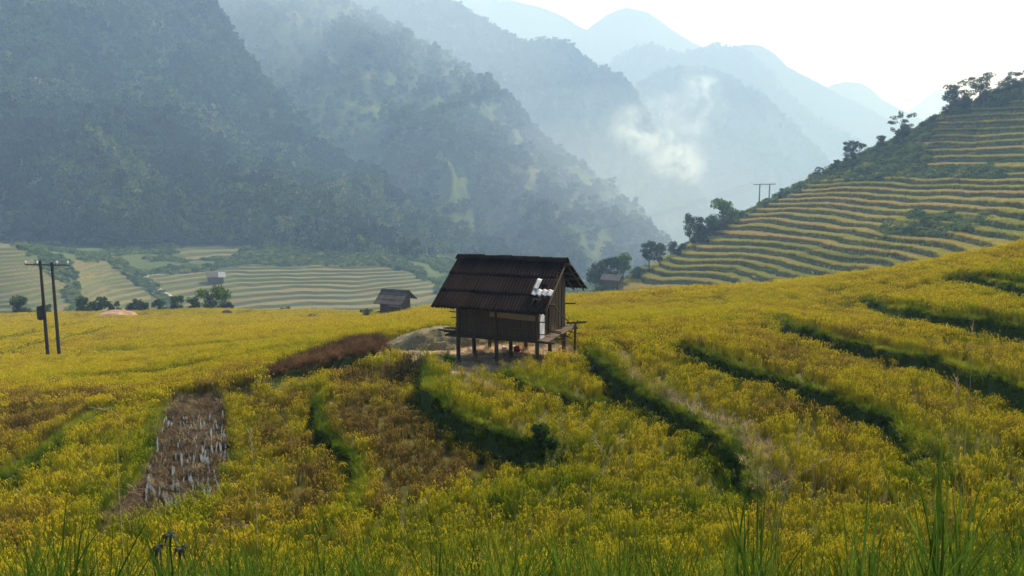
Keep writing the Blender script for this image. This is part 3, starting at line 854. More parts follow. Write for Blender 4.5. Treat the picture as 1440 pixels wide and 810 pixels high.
GB = mountain('pale blue mountain ridge descending from the top centre',
    [(380, -70, 1900), (480, -65, 1850), (560, -45, 1800), (620, 0, 1750), (660, 24, 1720), (700, 48, 1700), (740, 64, 1680), (790, 66, 1650), (830, 94, 1600), (860, 106, 1580), (885, 125, 1560), (905, 163, 1540), (940, 213, 1500), (970, 258, 1480), (1000, 305, 1450), (1050, 380, 1400), (1100, 450, 1350)],
    [(380, 330, 1250), (480, 340, 1200), (560, 350, 1150), (620, 360, 1120), (660, 365, 1110), (700, 370, 1100), (740, 375, 1100), (790, 380, 1100), (830, 385, 1100), (860, 388, 1100), (885, 390, 1100), (905, 395, 1100), (940, 400, 1100), (970, 410, 1100), (1000, 420, 1100), (1050, 440, 1100), (1100, 460, 1100)],
    360, 150, 70, 220, 33, sil=2.5, k=1.15)
GC = mountain('rounded blue hill behind the smoke',
    [(800, 300, 2150), (850, 215, 2200), (880, 160, 2200), (900, 122, 2200), (930, 104, 2200), (965, 97, 2200), (1000, 103, 2180), (1040, 120, 2150), (1080, 146, 2120), (1112, 180, 2100), (1150, 215, 2050), (1180, 255, 2000), (1240, 330, 1900), (1300, 420, 1800)],
    [(800, 400, 1500), (850, 400, 1500), (880, 400, 1500), (900, 400, 1500), (930, 400, 1500), (965, 400, 1500), (1000, 400, 1500), (1040, 400, 1500), (1080, 400, 1500), (1112, 405, 1500), (1150, 410, 1500), (1180, 420, 1500), (1240, 440, 1500), (1300, 460, 1500)],
    260, 110, 60, 200, 43, sil=3, k=1.15)
GD = mountain('broad blue mountain behind the rounded hill',
    [(780, 200, 2700), (820, 135, 2750), (850, 98, 2750), (885, 74, 2750), (915, 65, 2750), (940, 72, 2750), (965, 76, 2750), (990, 69, 2750), (1020, 65, 2750), (1050, 76, 2750), (1080, 98, 2730), (1105, 130, 2700), (1140, 160, 2680), (1170, 180, 2650), (1205, 200, 2600), (1250, 235, 2550), (1320, 300, 2500)],
    [(780, 380, 2300), (1000, 380, 2300), (1320, 400, 2300)], 260, 90, 55, 300, 53, sil=3, k=1.1)
for nm, G, k, nn_ in ((11, GB, 'sparse far trees dotting the pale blue ridge', 3600), (12, GC, 'far trees roughening the rounded blue hill', 2500), (13, GD, 'far trees along the broad blue mountain', 1500)):
    x, y, z = on_grid(G, nn_, -.08, .6, nm, lambda X, Y, px, py: np.where(fbm(X / 120, Y / 120, 94, 3) > .45, 1, .2))
    # a denser fringe on the skyline
    x2, y2, z2 = on_grid(G, nn_ // 5, -.03, .03, nm + 50)
    x = np.concatenate([x, x2]); y = np.concatenate([y, y2]); z = np.concatenate([z, z2])
    n = len(x); s = 1.3 * (4 + 4.5 * rng.random(n) ** 2)
    scatter('forest', np.stack([x, y, z - s * .3], 1), np.stack([rng.normal(0, .08, n), rng.normal(0, .08, n), rng.uniform(0, 6.28, n)], 1),
            np.stack([s, s, s * 1.2], 1), .3 + rng.normal(0, .2, n), forest_p, k, 'forest')
mountain('pale far mountain sloping down to the right behind the blue ones',
    [(940, 200, 3200), (985, 120, 3200), (1010, 80, 3200), (1035, 65, 3200), (1060, 63, 3200), (1085, 72, 3200), (1110, 95, 3200), (1140, 110, 3200), (1180, 132, 3200), (1220, 152, 3200), (1260, 175, 3200), (1310, 205, 3200), (1380, 260, 3200)],
    [(940, 380, 2900), (1200, 380, 2900), (1380, 380, 2900)], 200, 60, 45, 350, 63, sil=4, back=200, k=1.05)
mountain('faint farther hump behind the sloping pale mountain',
    [(1090, 200, 3700), (1140, 138, 3700), (1172, 119, 3700), (1200, 115, 3700), (1220, 121, 3700), (1240, 139, 3700), (1270, 155, 3700), (1300, 170, 3700), (1360, 210, 3700)],
    [(1090, 380, 3400), (1200, 380, 3400), (1360, 380, 3400)], 160, 50, 30, 350, 73, sil=4, back=200, k=1.05)
mountain('very faint cone on the horizon at right',
    [(1230, 210, 4700), (1270, 165, 4700), (1300, 138, 4700), (1322, 126, 4700), (1345, 135, 4700), (1390, 165, 4700), (1450, 190, 4700), (1560, 230, 4700)],
    [(1230, 380, 4400), (1400, 380, 4400), (1560, 380, 4400)], 160, 40, 30, 350, 83, sil=4, back=150, k=1.05)
mountain('faint rounded mountain against the sky at top centre',
    [(500, -55, 3600), (580, -30, 3600), (640, -8, 3600), (700, -2, 3600), (750, 8, 3600), (790, 22, 3600), (822, 41, 3600), (836, 33, 3600), (860, 18, 3600), (885, 12, 3600), (915, 20, 3600), (950, 45, 3600), (985, 64, 3600), (1030, 75, 3600), (1090, 120, 3600), (1200, 220, 3600)],
    [(500, 380, 3100), (900, 380, 3100), (1200, 380, 3100)], 220, 60, 40, 350, 93, sil=4, back=200, k=1.05)

# ------------------------------------------------------------------ individual trees
def tree(name, px, py_base, D, hpx, style, label, group, mat=None, H=None, seed=0, wide=1.0):
    if H is None: x, y, z = P(px, py_base, D)
    else:
        x, y = P(px, py_base, D)[:2]; z = float(H(np.array([x]), np.array([y]))[0])
    h_ = hpx / F * D
    root = empty(name, (x, y, z - .02 * h_), random.uniform(0, 6), label=label, cat='tree' if 'tree' in name else 'shrub', group=group)
    random.seed(seed + int(px))
    r = h_ * .35 * wide
    if style == 'bush':
        cl = random_clumps(seed, 12, r * 1.2, h_ * .62, h_ * .18, h_ * .24); nl, lf = 120, h_ * .048; th = .45
    elif style == 'dense':
        cl = random_clumps(seed, 16, r, h_ * .62, h_ * .28, h_ * .19); nl, lf = 110, h_ * .036; th = .75
    elif style == 'tall':
        cl = [(random.uniform(-.15, .15) * h_ * wide, random.uniform(-.15, .15) * h_ * wide, h_ * random.uniform(.28, .93), h_ * random.uniform(.08, .15), h_ * random.uniform(.06, .12)) for _ in range(22)]; nl, lf = 80, h_ * .028; th = .85
    else:  # airy
        cl = [(random.uniform(-.2, .2) * h_ * wide, random.uniform(-.2, .2) * h_ * wide, h_ * random.uniform(.35, .97), h_ * random.uniform(.07, .13), h_ * random.uniform(.045, .085)) for _ in range(22)]; nl, lf = 62, h_ * .024; th = .8
    mb = MB()
    tr_ = h_ * .018
    lean = random.uniform(-.05, .05) * h_
    mb.tube([(0, 0, -.06 * h_), (lean * .3, 0, h_ * .3), (lean * .7, lean * .3, h_ * .55), (lean, lean * .4, h_ * th)], [tr_ * 1.4, tr_ * 1.1, tr_ * .8, tr_ * .25], 6)
    for q in cl[:10]:
        zz = max(.15 * h_, q[2] - .25 * h_)
        f = zz / (h_ * th)
        mb.tube([(lean * f, lean * .3 * f, zz), (q[0] * .6 + lean * .4 * f, q[1] * .6, (zz + q[2]) / 2 + .02 * h_), (q[0], q[1], q[2])], [tr_ * .45, tr_ * .3, tr_ * .12], 4)
    mb.build('trunk', M_bark, root)
    crown_mb(seed + 900, cl, nl, lf).build('crown', mat or M_leaf_dark, root)
    return root

G1 = 'trees along the ridge of the terraced hillside'
T = [ # px, base y, D, height px, style, wide, label
    (838, 412, 212, 44, 'dense', 1.2, 'dark tree at the left foot of the terraced hillside, beside the large hut roof'),
    (856, 402, 216, 46, 'dense', 1.1, 'bushy tree just behind the tiny grey roofed shed'),
    (876, 392, 222, 38, 'dense', 1.1, 'round tree directly right above the tiny grey roofed shed'),
    (898, 392, 226, 20, 'bush', 1.3, 'low shrub between the shed trees and the small forked tree'),
    (912, 382, 229, 46, 'tall', 1.2, 'small forked tree with rounded tufts right of the shed trees'),
    (928, 376, 232, 36, 'tall', .9, 'thinner companion of the small forked tree'),
    (952, 364, 240, 30, 'bush', 1.3, 'low dark shrub at the left foot of the big tree pair'),
    (978, 354, 243, 54, 'tall', 1.5, 'left tree of the big dark pair above the lower terraces'),
    (990, 346, 246, 40, 'dense', 1.2, 'dark filler tree between the big pair'),
    (1014, 338, 248, 60, 'dense', 1.25, 'largest rounded dark tree above the lower terraces'),
    (1036, 318, 252, 26, 'bush', 1.2, 'small green shrub right of the largest rounded tree'),
    (1102, 282, 257, 18, 'bush', 1.2, 'dark shrub just right of the far power pole pair'),
    (1120, 276, 258, 18, 'bush', 1.3, 'rounded shrub halfway between the far power poles and the flat tree'),
    (1152, 258, 261, 24, 'airy', 1.5, 'flat topped small tree where the scrub slope begins'),
    (1174, 246, 262, 22, 'dense', 1.2, 'compact dark tree next to the flat topped tree'),
    (1194, 234, 262, 38, 'tall', 1.2, 'dark tufted tree with a pale bare companion on the ridge'),
    (1207, 232, 262, 33, 'airy', 1.2, 'pale nearly leafless tree beside the dark tufted tree'),
    (1239, 212, 261, 22, 'dense', 1.1, 'small rounded tree between the tufted tree and the open tall tree'),
    (1264, 206, 261, 48, 'airy', 1.3, 'open crowned tree standing alone over the scrub slope'),
    (1270, 204, 261, 30, 'dense', .9, 'dense lower tree under the open crowned tree'),
    (1296, 188, 259, 18, 'bush', 1.5, 'low dark shrub on the ridge right of the open crowned tree'),
    (1315, 180, 258, 20, 'bush', 1.5, 'broad dark shrub at the left of the tallest ridge trees'),
    (1340, 170, 257, 56, 'tall', 1.1, 'tall leaning tree first of the high ridge group'),
    (1357, 163, 256, 32, 'dense', .9, 'short dark tree between the two tallest ridge trees'),
    (1376, 158, 255, 56, 'airy', 1.1, 'tall straight open tree second of the high ridge group'),
    (1380, 158, 255, 40, 'tall', 1.0, 'dark tree tucked against the tall straight open tree'),
    (1402, 148, 254, 26, 'bush', 1.6, 'wide dark bush under the highest ridge tree'),
    (1410, 146, 254, 36, 'airy', 1.2, 'thin open tree over the wide dark bush'),
    (1428, 142, 252, 42, 'airy', 1.3, 'highest tree at the right edge of the ridge'),
    (1434, 140, 252, 30, 'bush', 1.6, 'dark bush below the highest tree at the right edge'),
]
for k, (px, py, D, hp, st, wd, lb) in enumerate(T):
    m_ = M_leaf_mid if px in (876, 1036, 1014) else M_leaf_dark
    tree('ridge_tree' if st != 'bush' else 'ridge_shrub', px, py, D, hp, st, lb, G1, m_, None, 40 + k, wd)
G2 = 'trees at the far edge of the rice slope'
T = [(32, 446, 147, 31, 'bush', 1.3, 'round dark tree left of the power poles at the slope edge'),
     (66, 446, 147, 17, 'bush', 1.8, 'low shrub directly behind the power poles'),
     (120, 444, 147, 29, 'bush', 1.2, 'bushy tree right of the power poles'),
     (139, 444, 147, 31, 'bush', 1.2, 'taller dark tree just left of the soil mound'),
     (160, 442, 147, 19, 'bush', 1.4, 'low shrub beside the soil mound'),
     (188, 441, 147, 21, 'bush', 1.3, 'small shrub just right of the soil mound'),
     (200, 441, 147, 23, 'bush', 1.4, 'dark clump right of the soil mound'),
     (224, 440, 147, 21, 'bush', 1.3, 'small shrub in the middle of the edge row'),
     (247, 440, 147, 27, 'bush', 1.2, 'rounded shrub second left of the biggest edge tree'),
     (272, 440, 147, 23, 'bush', 1.2, 'shrub touching the biggest edge tree'),
     (300, 442, 147, 43, 'bush', 1.4, 'biggest bright green tree of the edge row'),
     (322, 443, 148, 18, 'bush', 1.2, 'low shrub at the right foot of the biggest edge tree'),
     (397, 440, 140, 7, 'bush', 1.0, 'tiny shrub left of a pair in the far rice'),
     (405, 440, 140, 9, 'bush', 1.4, 'slightly bigger shrub of the pair in the far rice')]
for k, (px, py, D, hp, st, wd, lb) in enumerate(T):
    tree('field_tree' if st != 'bush' else 'field_shrub', px, py, D, hp, st, lb, G2, M_leaf_mid if px == 300 else M_leaf_dark, Hnear, 140 + k, wd)
G3 = 'tall dark trees on the flank of the left mountain'
def Hmt(G):
    X, Y, Z, tt = G
    def f(x, y):
        k = np.argmin((X - x[0]) ** 2 + (Y - y[0]) ** 2); return np.array([Z.ravel()[k]])
    return f
HA = Hmt(GA)
T = [(498, 288, 26, 'dark tree left of the columnar pair on the mountain flank'), (514, 292, 34, 'broad dark tree beside the columnar pair'), (548, 300, 42, 'tallest columnar tree on the mountain flank'),
     (561, 302, 38, 'columnar tree just right of the tallest one'), (574, 306, 30, 'third columnar tree stepping down the flank'), (598, 308, 28, 'lone dark tree right of the columnar group')]
for k, (px, py, hp, lb) in enumerate(T):
    hit = None
    for D in np.linspace(440, 760, 320):
        q = P(px, py, D)
        if HA(np.array([q[0]]), np.array([q[1]]))[0] > q[2]: hit = D; break
    tree('mountain_tree', px, py, hit or 640, hp, 'dense', lb, G3, M_leaf_far, None, 240 + k, .75)

# scrub and small trees on the non-terraced valley parts
n = 42000
x = rng.uniform(-320, 120, n); y = rng.uniform(240, 470, n)
z, tr, scr, lv, fr = Hval(x, y, True)
k = (scr > .5) & (fbm(x / 25, y / 25, 95, 2) > .32)
x, y, z = x[k], y[k], z[k]; n = len(x); s = rng.uniform(.7, 2.3, n)
scatter('scrub', np.stack([x, y, z - .2], 1), np.stack([rng.normal(0, .1, n), rng.normal(0, .1, n), rng.uniform(0, 6.28, n)], 1), np.stack([s, s, s], 1),
        .35 + rng.normal(0, .25, n), scrub_p, 'green scrub in the gullies between the valley terraces', 'scrub')
# path in the valley
mb = MB(); pp = [(240, 418), (228, 412), (217, 403), (209, 396), (205, 391), (210, 388), (222, 387), (240, 385)]
w = np.array([ray_hit(a, b_, Hval, 250, 460, 600) for a, b_ in pp])
w = resample(w, 30)
for i in range(30):
    d = w[min(i + 1, 29)] - w[max(i - 1, 0)]; nn = np.array([-d[1], d[0]]); nn /= np.linalg.norm(nn) + 1e-9
    for sgn in (-1, 1):
        q = w[i, :2] + nn * sgn * .9; zz = float(Hval(q[:1], q[1:2])[0])
        mb.v.append((q[0], q[1], max(zz, w[i, 2]) + .25))
for i in range(29): mb.f.append((2 * i, 2 * i + 1, 2 * i + 3, 2 * i + 2)); mb.m.append(0)
tag(mb.build('path', solid('path_dirt', (.30, .26, .20), (.42, .37, .29), 1, .95)), 'pale dirt path curving between the valley terraces', 'path', kind='structure')

# ------------------------------------------------------------------ huts
M_roof = solid('old_roof_sheet', (.007, .0045, .0045), (.026, .017, .015), 2.2, .9, (1, .25, .25), .3, spec=.04)
M_roof_in = M_roof
M_wood = solid('dark_wood', (.030, .018, .010), (.105, .064, .034), 5, .85, (3, 3, .35))
M_wood_h = solid('weathered_beam', (.03, .02, .013), (.09, .062, .04), 5, .85, (.35, 3, 3))
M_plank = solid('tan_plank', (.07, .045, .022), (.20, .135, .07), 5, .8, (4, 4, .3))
M_board = solid('pale_brown_board', (.19, .125, .075), (.34, .24, .15), 4, .8, (.3, 3, 3))
M_white = solid('white_sheet', (.45, .48, .52), (.72, .74, .78), 3, .6, None, .2)

def corrugated(mb, x0, x1, y0, z0, y1, z1, pitch=.125, amp=.027, rows=3, skew=0.0, hole=None, flip=1, ragged=.03):
    """sheet rows from the ridge (y0,z0) to the eave (y1,z1)"""
    per = 8; nx = max(4, int((x1 - x0) / pitch * per))
    L = math.hypot(y1 - y0, z1 - z0); ny_, nz_ = -(z1 - z0) / L, (y1 - y0) / L
    if nz_ < 0: ny_, nz_ = -ny_, -nz_
    for r in range(rows):
        t0 = r / rows; t1 = (r + 1) / rows + (.03 if r < rows - 1 else 0)
        lift0 = .004 * r ; lift1 = lift0 + .022
        nt_ = 6
        xs0 = x0; b0 = len(mb.v)
        sheet_off = [random.uniform(-ragged, ragged) for _ in range(12)]
        for j in range(nt_ + 1):
            t = t0 + (t1 - t0) * j / nt_
            if j == nt_: pass
            for i in range(nx + 1):
                xr = x1 - skew * (1 - t)
                x = x0 + (xr - x0) * i / nx
                sh = sheet_off[int(i / (nx + 1) * 6)] if j == nt_ else 0
                tt_ = t + sh / L
                w = amp * math.sin(2 * math.pi * x / pitch) + lift0 + (lift1 - lift0) * j / nt_ + .01 * math.sin(x * 2.1 + r)
                mb.v.append((x, y0 + (y1 - y0) * tt_ + ny_ * w, z0 + (z1 - z0) * tt_ + nz_ * w))
        for j in range(nt_):
            for i in range(nx):
                if hole:
                    xm = x0 + (x1 - x0) * (i + .5) / nx; tm = t0 + (t1 - t0) * (j + .5) / nt_
                    if hole[0] < xm < hole[1] and hole[2] < tm < hole[3]: continue
                a = b0 + j * (nx + 1) + i
                mb.f.append((a, a + 1, a + nx + 2, a + nx + 1)); mb.m.append(mb.mi)

def solidify(o, t):
    m_ = o.modifiers.new('thick', 'SOLIDIFY'); m_.thickness = t; m_.offset = 0
    return o

def make_hut(loc, rz, label, detail=True, roofc=None):
    random.seed(5)
    hut = empty('stilt_hut', loc, rz, label=label, cat='hut')
    RM = roofc or M_roof
    # posts
    for yy in (.55, 1.9, 3.5):
        for xx in (-3.65, -2.1, -.517):
            mb = MB(); dx = random.uniform(-.05, .05)
            top = 2.2 if yy == .55 else (2.9 if yy < 2 else 2.7)
            mb.tube([(xx + dx, yy + dx, -.55), (xx, yy, .6), (xx - dx * .5, yy, top)], [.085, .078, .065], 8)
            mb.build('post', M_wood, hut)
    # floor: beams and deck
    mb = MB()
    for yy in (.5, 1.9, 3.55): mb.tube([(-4.15 + random.uniform(-.2, .1), yy, .98), (-.05 + random.uniform(-.1, .25), yy + .03, 1.0)], .05, 7)
    mb.build('floor_beam', M_wood_h, hut)
    mb = MB()
    x = -4.0
    while x < -.12:
        w_ = random.uniform(.13, .2)
        y0_, y1_ = .42 + random.uniform(-.1, .05), 3.7 + random.uniform(-.1, .15)
        if x < -3.75: y1_ = 1.9 + random.uniform(-.4, .4)
        mb.box((x, y0_, 1.035 + random.uniform(0, .01)), (x + w_ - .01, y1_, 1.07 + random.uniform(0, .01))); x += w_
    mb.build('floor', M_wood_h, hut)
    # front wall of planks, plus back wall
    for yy, nm in ((.58, 'f'), (3.42, 'b')):
        mb = MB(); x = -3.62
        while x < -.55:
            w_ = random.uniform(.12, .2)
            top = 2.14 if nm == 'f' else 2.55
            mb.box((x, yy, 1.075), (min(x + w_ - .008, -.55), yy + .025 + random.uniform(0, .012), top)); x += w_
        wl = mb.build('wall', M_wood, hut)
        if nm == 'f':
            mb = MB()
            mb.beam((-3.75, .55, 1.42), (-.45, .55, 1.40), .035, .05)
            mb.beam((-3.7, .55, 1.78), (-.45, .55, 1.74), .03, .04)
            mb.build('batten', M_wood_h, wl)
    mb = MB(); mb.box((-3.62, .61, 1.075), (-3.6, 3.4, 2.5)); mb.build('wall', M_wood, hut)
    # pale board under the eave
    mb = MB(); mb.beam((-2.35, .515, 1.90), (-.42, .52, 1.83), .02, .20)
    mb.build('board', M_board, hut)
    # gable planks
    gx_ = -.5
    mb = MB(); yv = 1.75
    def roofz(yq): return 3.66 - abs(yq - 2.4) * (.683 if yq < 2.4 else .60)
    while yv < 3.45:
        w_ = random.uniform(.16, .24)
        zt = roofz(yv + w_ / 2) - random.uniform(.1, .2)
        mb.box((gx_, yv, .95 + random.uniform(-.05, .1)), (gx_ + random.uniform(.02, .05), yv + w_ - random.uniform(.03, .09), zt)); yv += w_
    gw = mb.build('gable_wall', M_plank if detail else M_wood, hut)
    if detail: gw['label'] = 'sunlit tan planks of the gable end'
    mb = MB(); yv = .62
    while yv < 1.7:
        w_ = random.uniform(.12, .2); mb.box((gx_ - .06, yv, 1.07), (gx_ - .035, yv + w_ - .012, roofz(yv) - .15)); yv += w_
    mb.build('gable_wall', M_wood, hut)
    # rafters, ridge pole
    mb = MB(); mb.tube([(-4.55, 2.4, 3.60), (.12, 2.4, 3.60)], .05, 7)
    for xx in (-4.3, -3.65, -2.9, -2.1, -1.3, -.5, -.08):
        mb.tube([(xx, .1, 2.08), (xx, 2.4, 3.64)], .035, 6); mb.tube([(xx, 4.7, 2.33), (xx, 2.4, 3.64)], .035, 6)
    for yy, zz in ((.55, 2.36), (3.5, 2.95)): mb.tube([(-4.4, yy, zz), (.15, yy, zz)], .04, 7)
    for yy in (.9, 1.5, 2.0): mb.beam((-4.4, yy, 2.13 + (yy - .1) * .68), (-.15, yy, 2.13 + (yy - .1) * .68), .05, .03)
    for yy in (2.8, 3.3, 3.9, 4.4): mb.beam((-4.4, yy, 3.70 - (yy - 2.4) * .56), (.1, yy, 3.70 - (yy - 2.4) * .56), .05, .03)
    mb.build('roof_frame', M_wood_h, hut)
    # roof slopes
    mb = MB()
    corrugated(mb, -4.5, .0, 2.4, 3.74, 0.0, 2.08, skew=.26, hole=(-.72, -.30, .52, .70) if detail else None)
    rf = mb.build('roof', RM, hut, smooth=True); solidify(rf, .012)
    mb = MB(); corrugated(mb, -4.5, .02, 2.4, 3.74, 4.8, 2.36)
    rb = mb.build('roof', RM, hut, smooth=True); solidify(rb, .012)
    mb = MB(); x = -4.55
    while x < -.15:
        L_ = random.uniform(.55, .66); zt = random.uniform(-.01, .02)
        vs = []
        for xx in (x, x + L_):
            for yy, zz in ((-.22, -.13), (-.08, .0), (0, .035), (.08, .0), (.22, -.13)): vs.append((xx, 2.4 + yy, 3.80 + zz + zt + (.02 if xx > x else 0)))
        mb.add(vs, [(i, i + 1, i + 6, i + 5) for i in range(4)]); x += L_ - .05
    cp_ = mb.build('ridge_cap', RM, rf); solidify(cp_, .015)
    if detail:
        # broken white sheet patch on the roof
        mb = MB()
        corrugated(mb, -.78, -.02, .9, 2.80, .62, 2.60, rows=1, pitch=.2, amp=.03)
        corrugated(mb, -.80, -.62, 1.35, 3.12, .86, 2.78, rows=1, pitch=.2, amp=.02)
        q = mb.build('roof_patch', solid('worn_white_sheet', (.22, .24, .27), (.52, .54, .58), 9, .7, None, .4), rf, smooth=True); q.location = (0, -.03, .05); solidify(q, .012)
        q['label'] = 'broken white corrugated sheet patching the roof'
        # white board on the gable front
        mb = MB(); mb.box((-.455, .62, .78), (-.43, 1.08, 2.02), .015); q = mb.build('board', M_white, hut); q['label'] = 'upright white board leaning on the gable end'
        # sticks
        for p0, p1, r_ in (((-3.7, .6, 1.86), (-3.98, .5, 1.88), .02), ((-3.7, .6, 1.66), (-3.95, .55, 1.65), .02), ((-.5, .55, 1.72), (-.2, .5, 1.73), .022), ((-.5, .6, 1.25), (-.22, .6, 1.27), .02),
                           ((-.5, 3.45, 1.95), (-.1, 3.7, 1.95), .03), ((-.48, 1.5, 2.35), (-.05, 3.1, 1.2), .025), ((-.45, 2.6, 3.2), (.12, 2.6, 3.22), .03), ((-.2, 3.2, .75), (.1, 3.4, 1.35), .02)):
            mb = MB(); mb.tube([p0, p1], r_, 5); mb.build('loose_pole', M_wood_h, hut)
        mb = MB()
        for k in range(9):
            y0_ = random.uniform(1.2, 3.4); mb.tube([(-.35 + random.uniform(-.1, .2), y0_, 1.1 + .03 * k - random.uniform(0, .35)), (.15 + random.uniform(-.2, .2), y0_ + random.uniform(-.3, .5), 1.12 + random.uniform(-.35, .15))], .02, 5)
        mb.tube([(-.4, 3.5, 1.18), (.32, 3.8, 1.22)], .045, 6); mb.tube([(-.02, 3.4, -.3), (-.02, 3.45, 1.2)], .05, 6); mb.tube([(-.02, 2.2, -.5), (-.02, 2.2, 1.03)], .035, 6)
        mb.build('porch_poles', M_wood_h, hut)
        mb = MB()
        for k in range(8):
            xx = -4.0 - random.uniform(0, .35); yy = random.uniform(.4, 1.1)
            mb.box((xx - .2, yy, 1.08 + .025 * (k % 4)), (xx + .45, yy + .14, 1.10 + .025 * (k % 4)), .02)
        mb.build('stacked_boards', M_wood_h, hut)
    return hut

RZ = math.atan2(-.38, .925)
make_hut((1.166, 27.2, -6.86), RZ, 'weathered wooden hut on stilts with dark corrugated roof patched in white')
M_roof2 = solid('grey_roof', (.03, .028, .028), (.09, .082, .08), 2, .8, (1, .3, .3), .3)
sx, sy, sz = P(564, 440, 112)
zt = P(564, 432, 112)[2] - 2.08
small = make_hut((sx, sy, zt), RZ, 'small grey roofed hut on stilts at the far edge of the rice', False, M_roof2)
small.scale = (1.02, 1, 1.1)
for ob in small.children:
    if ob.name.startswith('post'): pass

# tiny shed among the trees
sh = empty('field_shed', P(861, 400, 208), -.5, label='tiny grey roofed shed half hidden by trees at the hillside foot', cat='shed')
mb = MB(); mb.box((-2, -1.3, -1.0), (2, 1.3, 1.6)); mb.build('wall', M_wood, sh)
mb = MB(); mb.add([(-2.7, -2, 1.4), (2.7, -2, 1.3), (2.7, 0, 2.6), (-2.7, 0, 2.7), (2.7, 2, 1.4), (-2.7, 2, 1.45)], [(0, 1, 2, 3), (3, 2, 4, 5)]); solidify(mb.build('roof', M_roof2, sh), .08)
# valley house
hx_, hy_, hz_ = ray_hit(304, 396, Hval, 250, 460, 800)
vh = empty('valley_house', (hx_, hy_, hz_), .35, label='tiny dark house with a white roof side on the valley terraces', cat='house')
mb = MB(); mb.box((-3.6, -2, -.5), (3.2, 2, 2.6)); mb.build('wall', M_wood, vh)
mb = MB(); mb.add([(-4.2, -2.8, 2.3), (1.0, -2.8, 2.3), (1.0, 0, 4.2), (-4.2, 0, 4.2), (1.0, 2.8, 2.3), (-4.2, 2.8, 2.3)], [(0, 1, 2, 3), (3, 2, 4, 5)]); solidify(mb.build('roof', M_roof2, vh), .1)
mb = MB(); mb.add([(1.02, -2.8, 2.2), (4.3, -2.8, 2.2), (4.0, 0, 4.2), (1.02, 0, 4.25), (4.3, 2.8, 2.2), (1.02, 2.8, 2.2)], [(0, 1, 2, 3), (3, 2, 4, 5)]); q = solidify(mb.build('roof', solid('pale_metal', (.22, .23, .25), (.34, .35, .38), 2, .5), vh), .1); q['label'] = 'white metal half of the roof'

# ------------------------------------------------------------------ hay, soil, small things
def mound(name, cxy, rx, ry, hgt, mat, label, cat, seed, ang=0, straws=0, smat=None, power=1.0, sink=.1):
    n_ = 64
    g = np.linspace(-1.15, 1.15, n_); A, B = np.meshgrid(g, g)
    r_ = np.sqrt(A ** 2 + B ** 2) + (fbm(A * 2 + seed, B * 2, seed, 3) - .5) * .5
    hh = np.clip(1 - r_ ** 2, 0, 1) ** power
    ca, sa = math.cos(ang), math.sin(ang)
    X = cxy[0] + (A * rx) * ca - (B * ry) * sa; Y = cxy[1] + (A * rx) * sa + (B * ry) * ca
    Z = Hnear(X, Y) - sink + hh * hgt * (.7 + .6 * fbm(A * 3, B * 3, seed + 3, 3)) + (fbm(A * 14, B * 14, seed + 6, 2) - .5) * .06 * (hh > 0)
    cz = float(Hnear(np.array([cxy[0]]), np.array([cxy[1]]))[0])
    o = grid_mesh(name, X - cxy[0], Y - cxy[1], Z - cz, mat); o.location = (cxy[0], cxy[1], cz)
    tag(o, label, cat)
    if straws:
        r = np.random.default_rng(seed); mb = MB()
        for k in range(straws):
            i, j = r.integers(4, n_ - 4, 2)
            if hh[i, j] < .03: continue
            p = Vector((X[i, j] - cxy[0], Y[i, j] - cxy[1], Z[i, j] - cz + .01))
            a = r.uniform(0, 6.28); L_ = r.uniform(.12, .35); d = Vector((math.cos(a), math.sin(a), r.uniform(-.2, .35))) * L_
            sd = Vector((-math.sin(a), math.cos(a), 0)) * .007
            mb.add([p - d / 2 - sd, p - d / 2 + sd, p + d / 2 + sd, p + d / 2 - sd], [(0, 1, 2, 3)])
        mb.build('loose_straw', smat or M_straw_w, o)
    return o
M_straw_w = leafy('loose_straw', [(.3, (.20, .17, .10)), (.7, (.38, .34, .22))], inst=False, transl=.2, scale=3)
M_hay = solid('hay', (.11, .10, .06), (.25, .23, .145), 7, .95, None, .9, detail=8)
M_hay2 = solid('flattened_straw', (.26, .21, .13), (.46, .39, .26), 8, .95, None, .8, detail=8)
M_soil = solid('reddish_soil', (.22, .13, .08), (.36, .24, .15), 1.5, .95, None, .8)
pA = ray_hit(612, 492, Hbase); pB = ray_hit(575, 505, Hbase)
mound('hay_heap', (pA[0] + .0, pA[1] + 1.2), 2.5, 1.7, .85, M_hay, 'rounded greyish hay heap just left behind the large hut', 'hay heap', 3, .2, 3200, power=.75)
mound('straw_mat', (pB[0], pB[1] + .3), 1.5, .9, .28, M_hay2, 'flat pale straw layer in front of the rounded hay heap', 'straw layer', 5, -.1, 1200, power=.5)
pC = ray_hit(165, 446, Hbase)
mound('soil_mound', (pC[0], pC[1]), 4.2, 3.5, 1.3, M_soil, 'bare reddish soil mound at the far field edge', 'soil mound', 8, .1, 0)

def lump(name, p, r, sq, mat, label, cat, seed):
    r_ = np.random.default_rng(seed); mb = MB(); nu, nv = 14, 9
    vs = []
    for j in range(nv + 1):
        ph = math.pi * j / nv
        for i in range(nu):
            th = 2 * math.pi * i / nu; q = r * (1 + .25 * math.sin(3 * th + seed) * math.sin(ph) + r_.uniform(-.08, .08))
            vs.append((q * math.sin(ph) * math.cos(th), q * .8 * math.sin(ph) * math.sin(th), q * sq * math.cos(ph) + r * sq * .6))
    mb.add(vs, [(j * nu + i, (j + 1) * nu + i, (j + 1) * nu + (i + 1) % nu, j * nu + (i + 1) % nu) for j in range(nv) for i in range(nu)])
    return tag(mb.build(name, mat, None, p, (0, 0, seed), smooth=True), label, cat)
M_red = solid('red_cloth', (.35, .02, .05), (.55, .06, .10), 8, .7)
M_dark = solid('dark_straw', (.018, .016, .012), (.05, .04, .025), 5, .95, None, .9)
def hp(px, py): return ray_hit(px, py, Hnear)
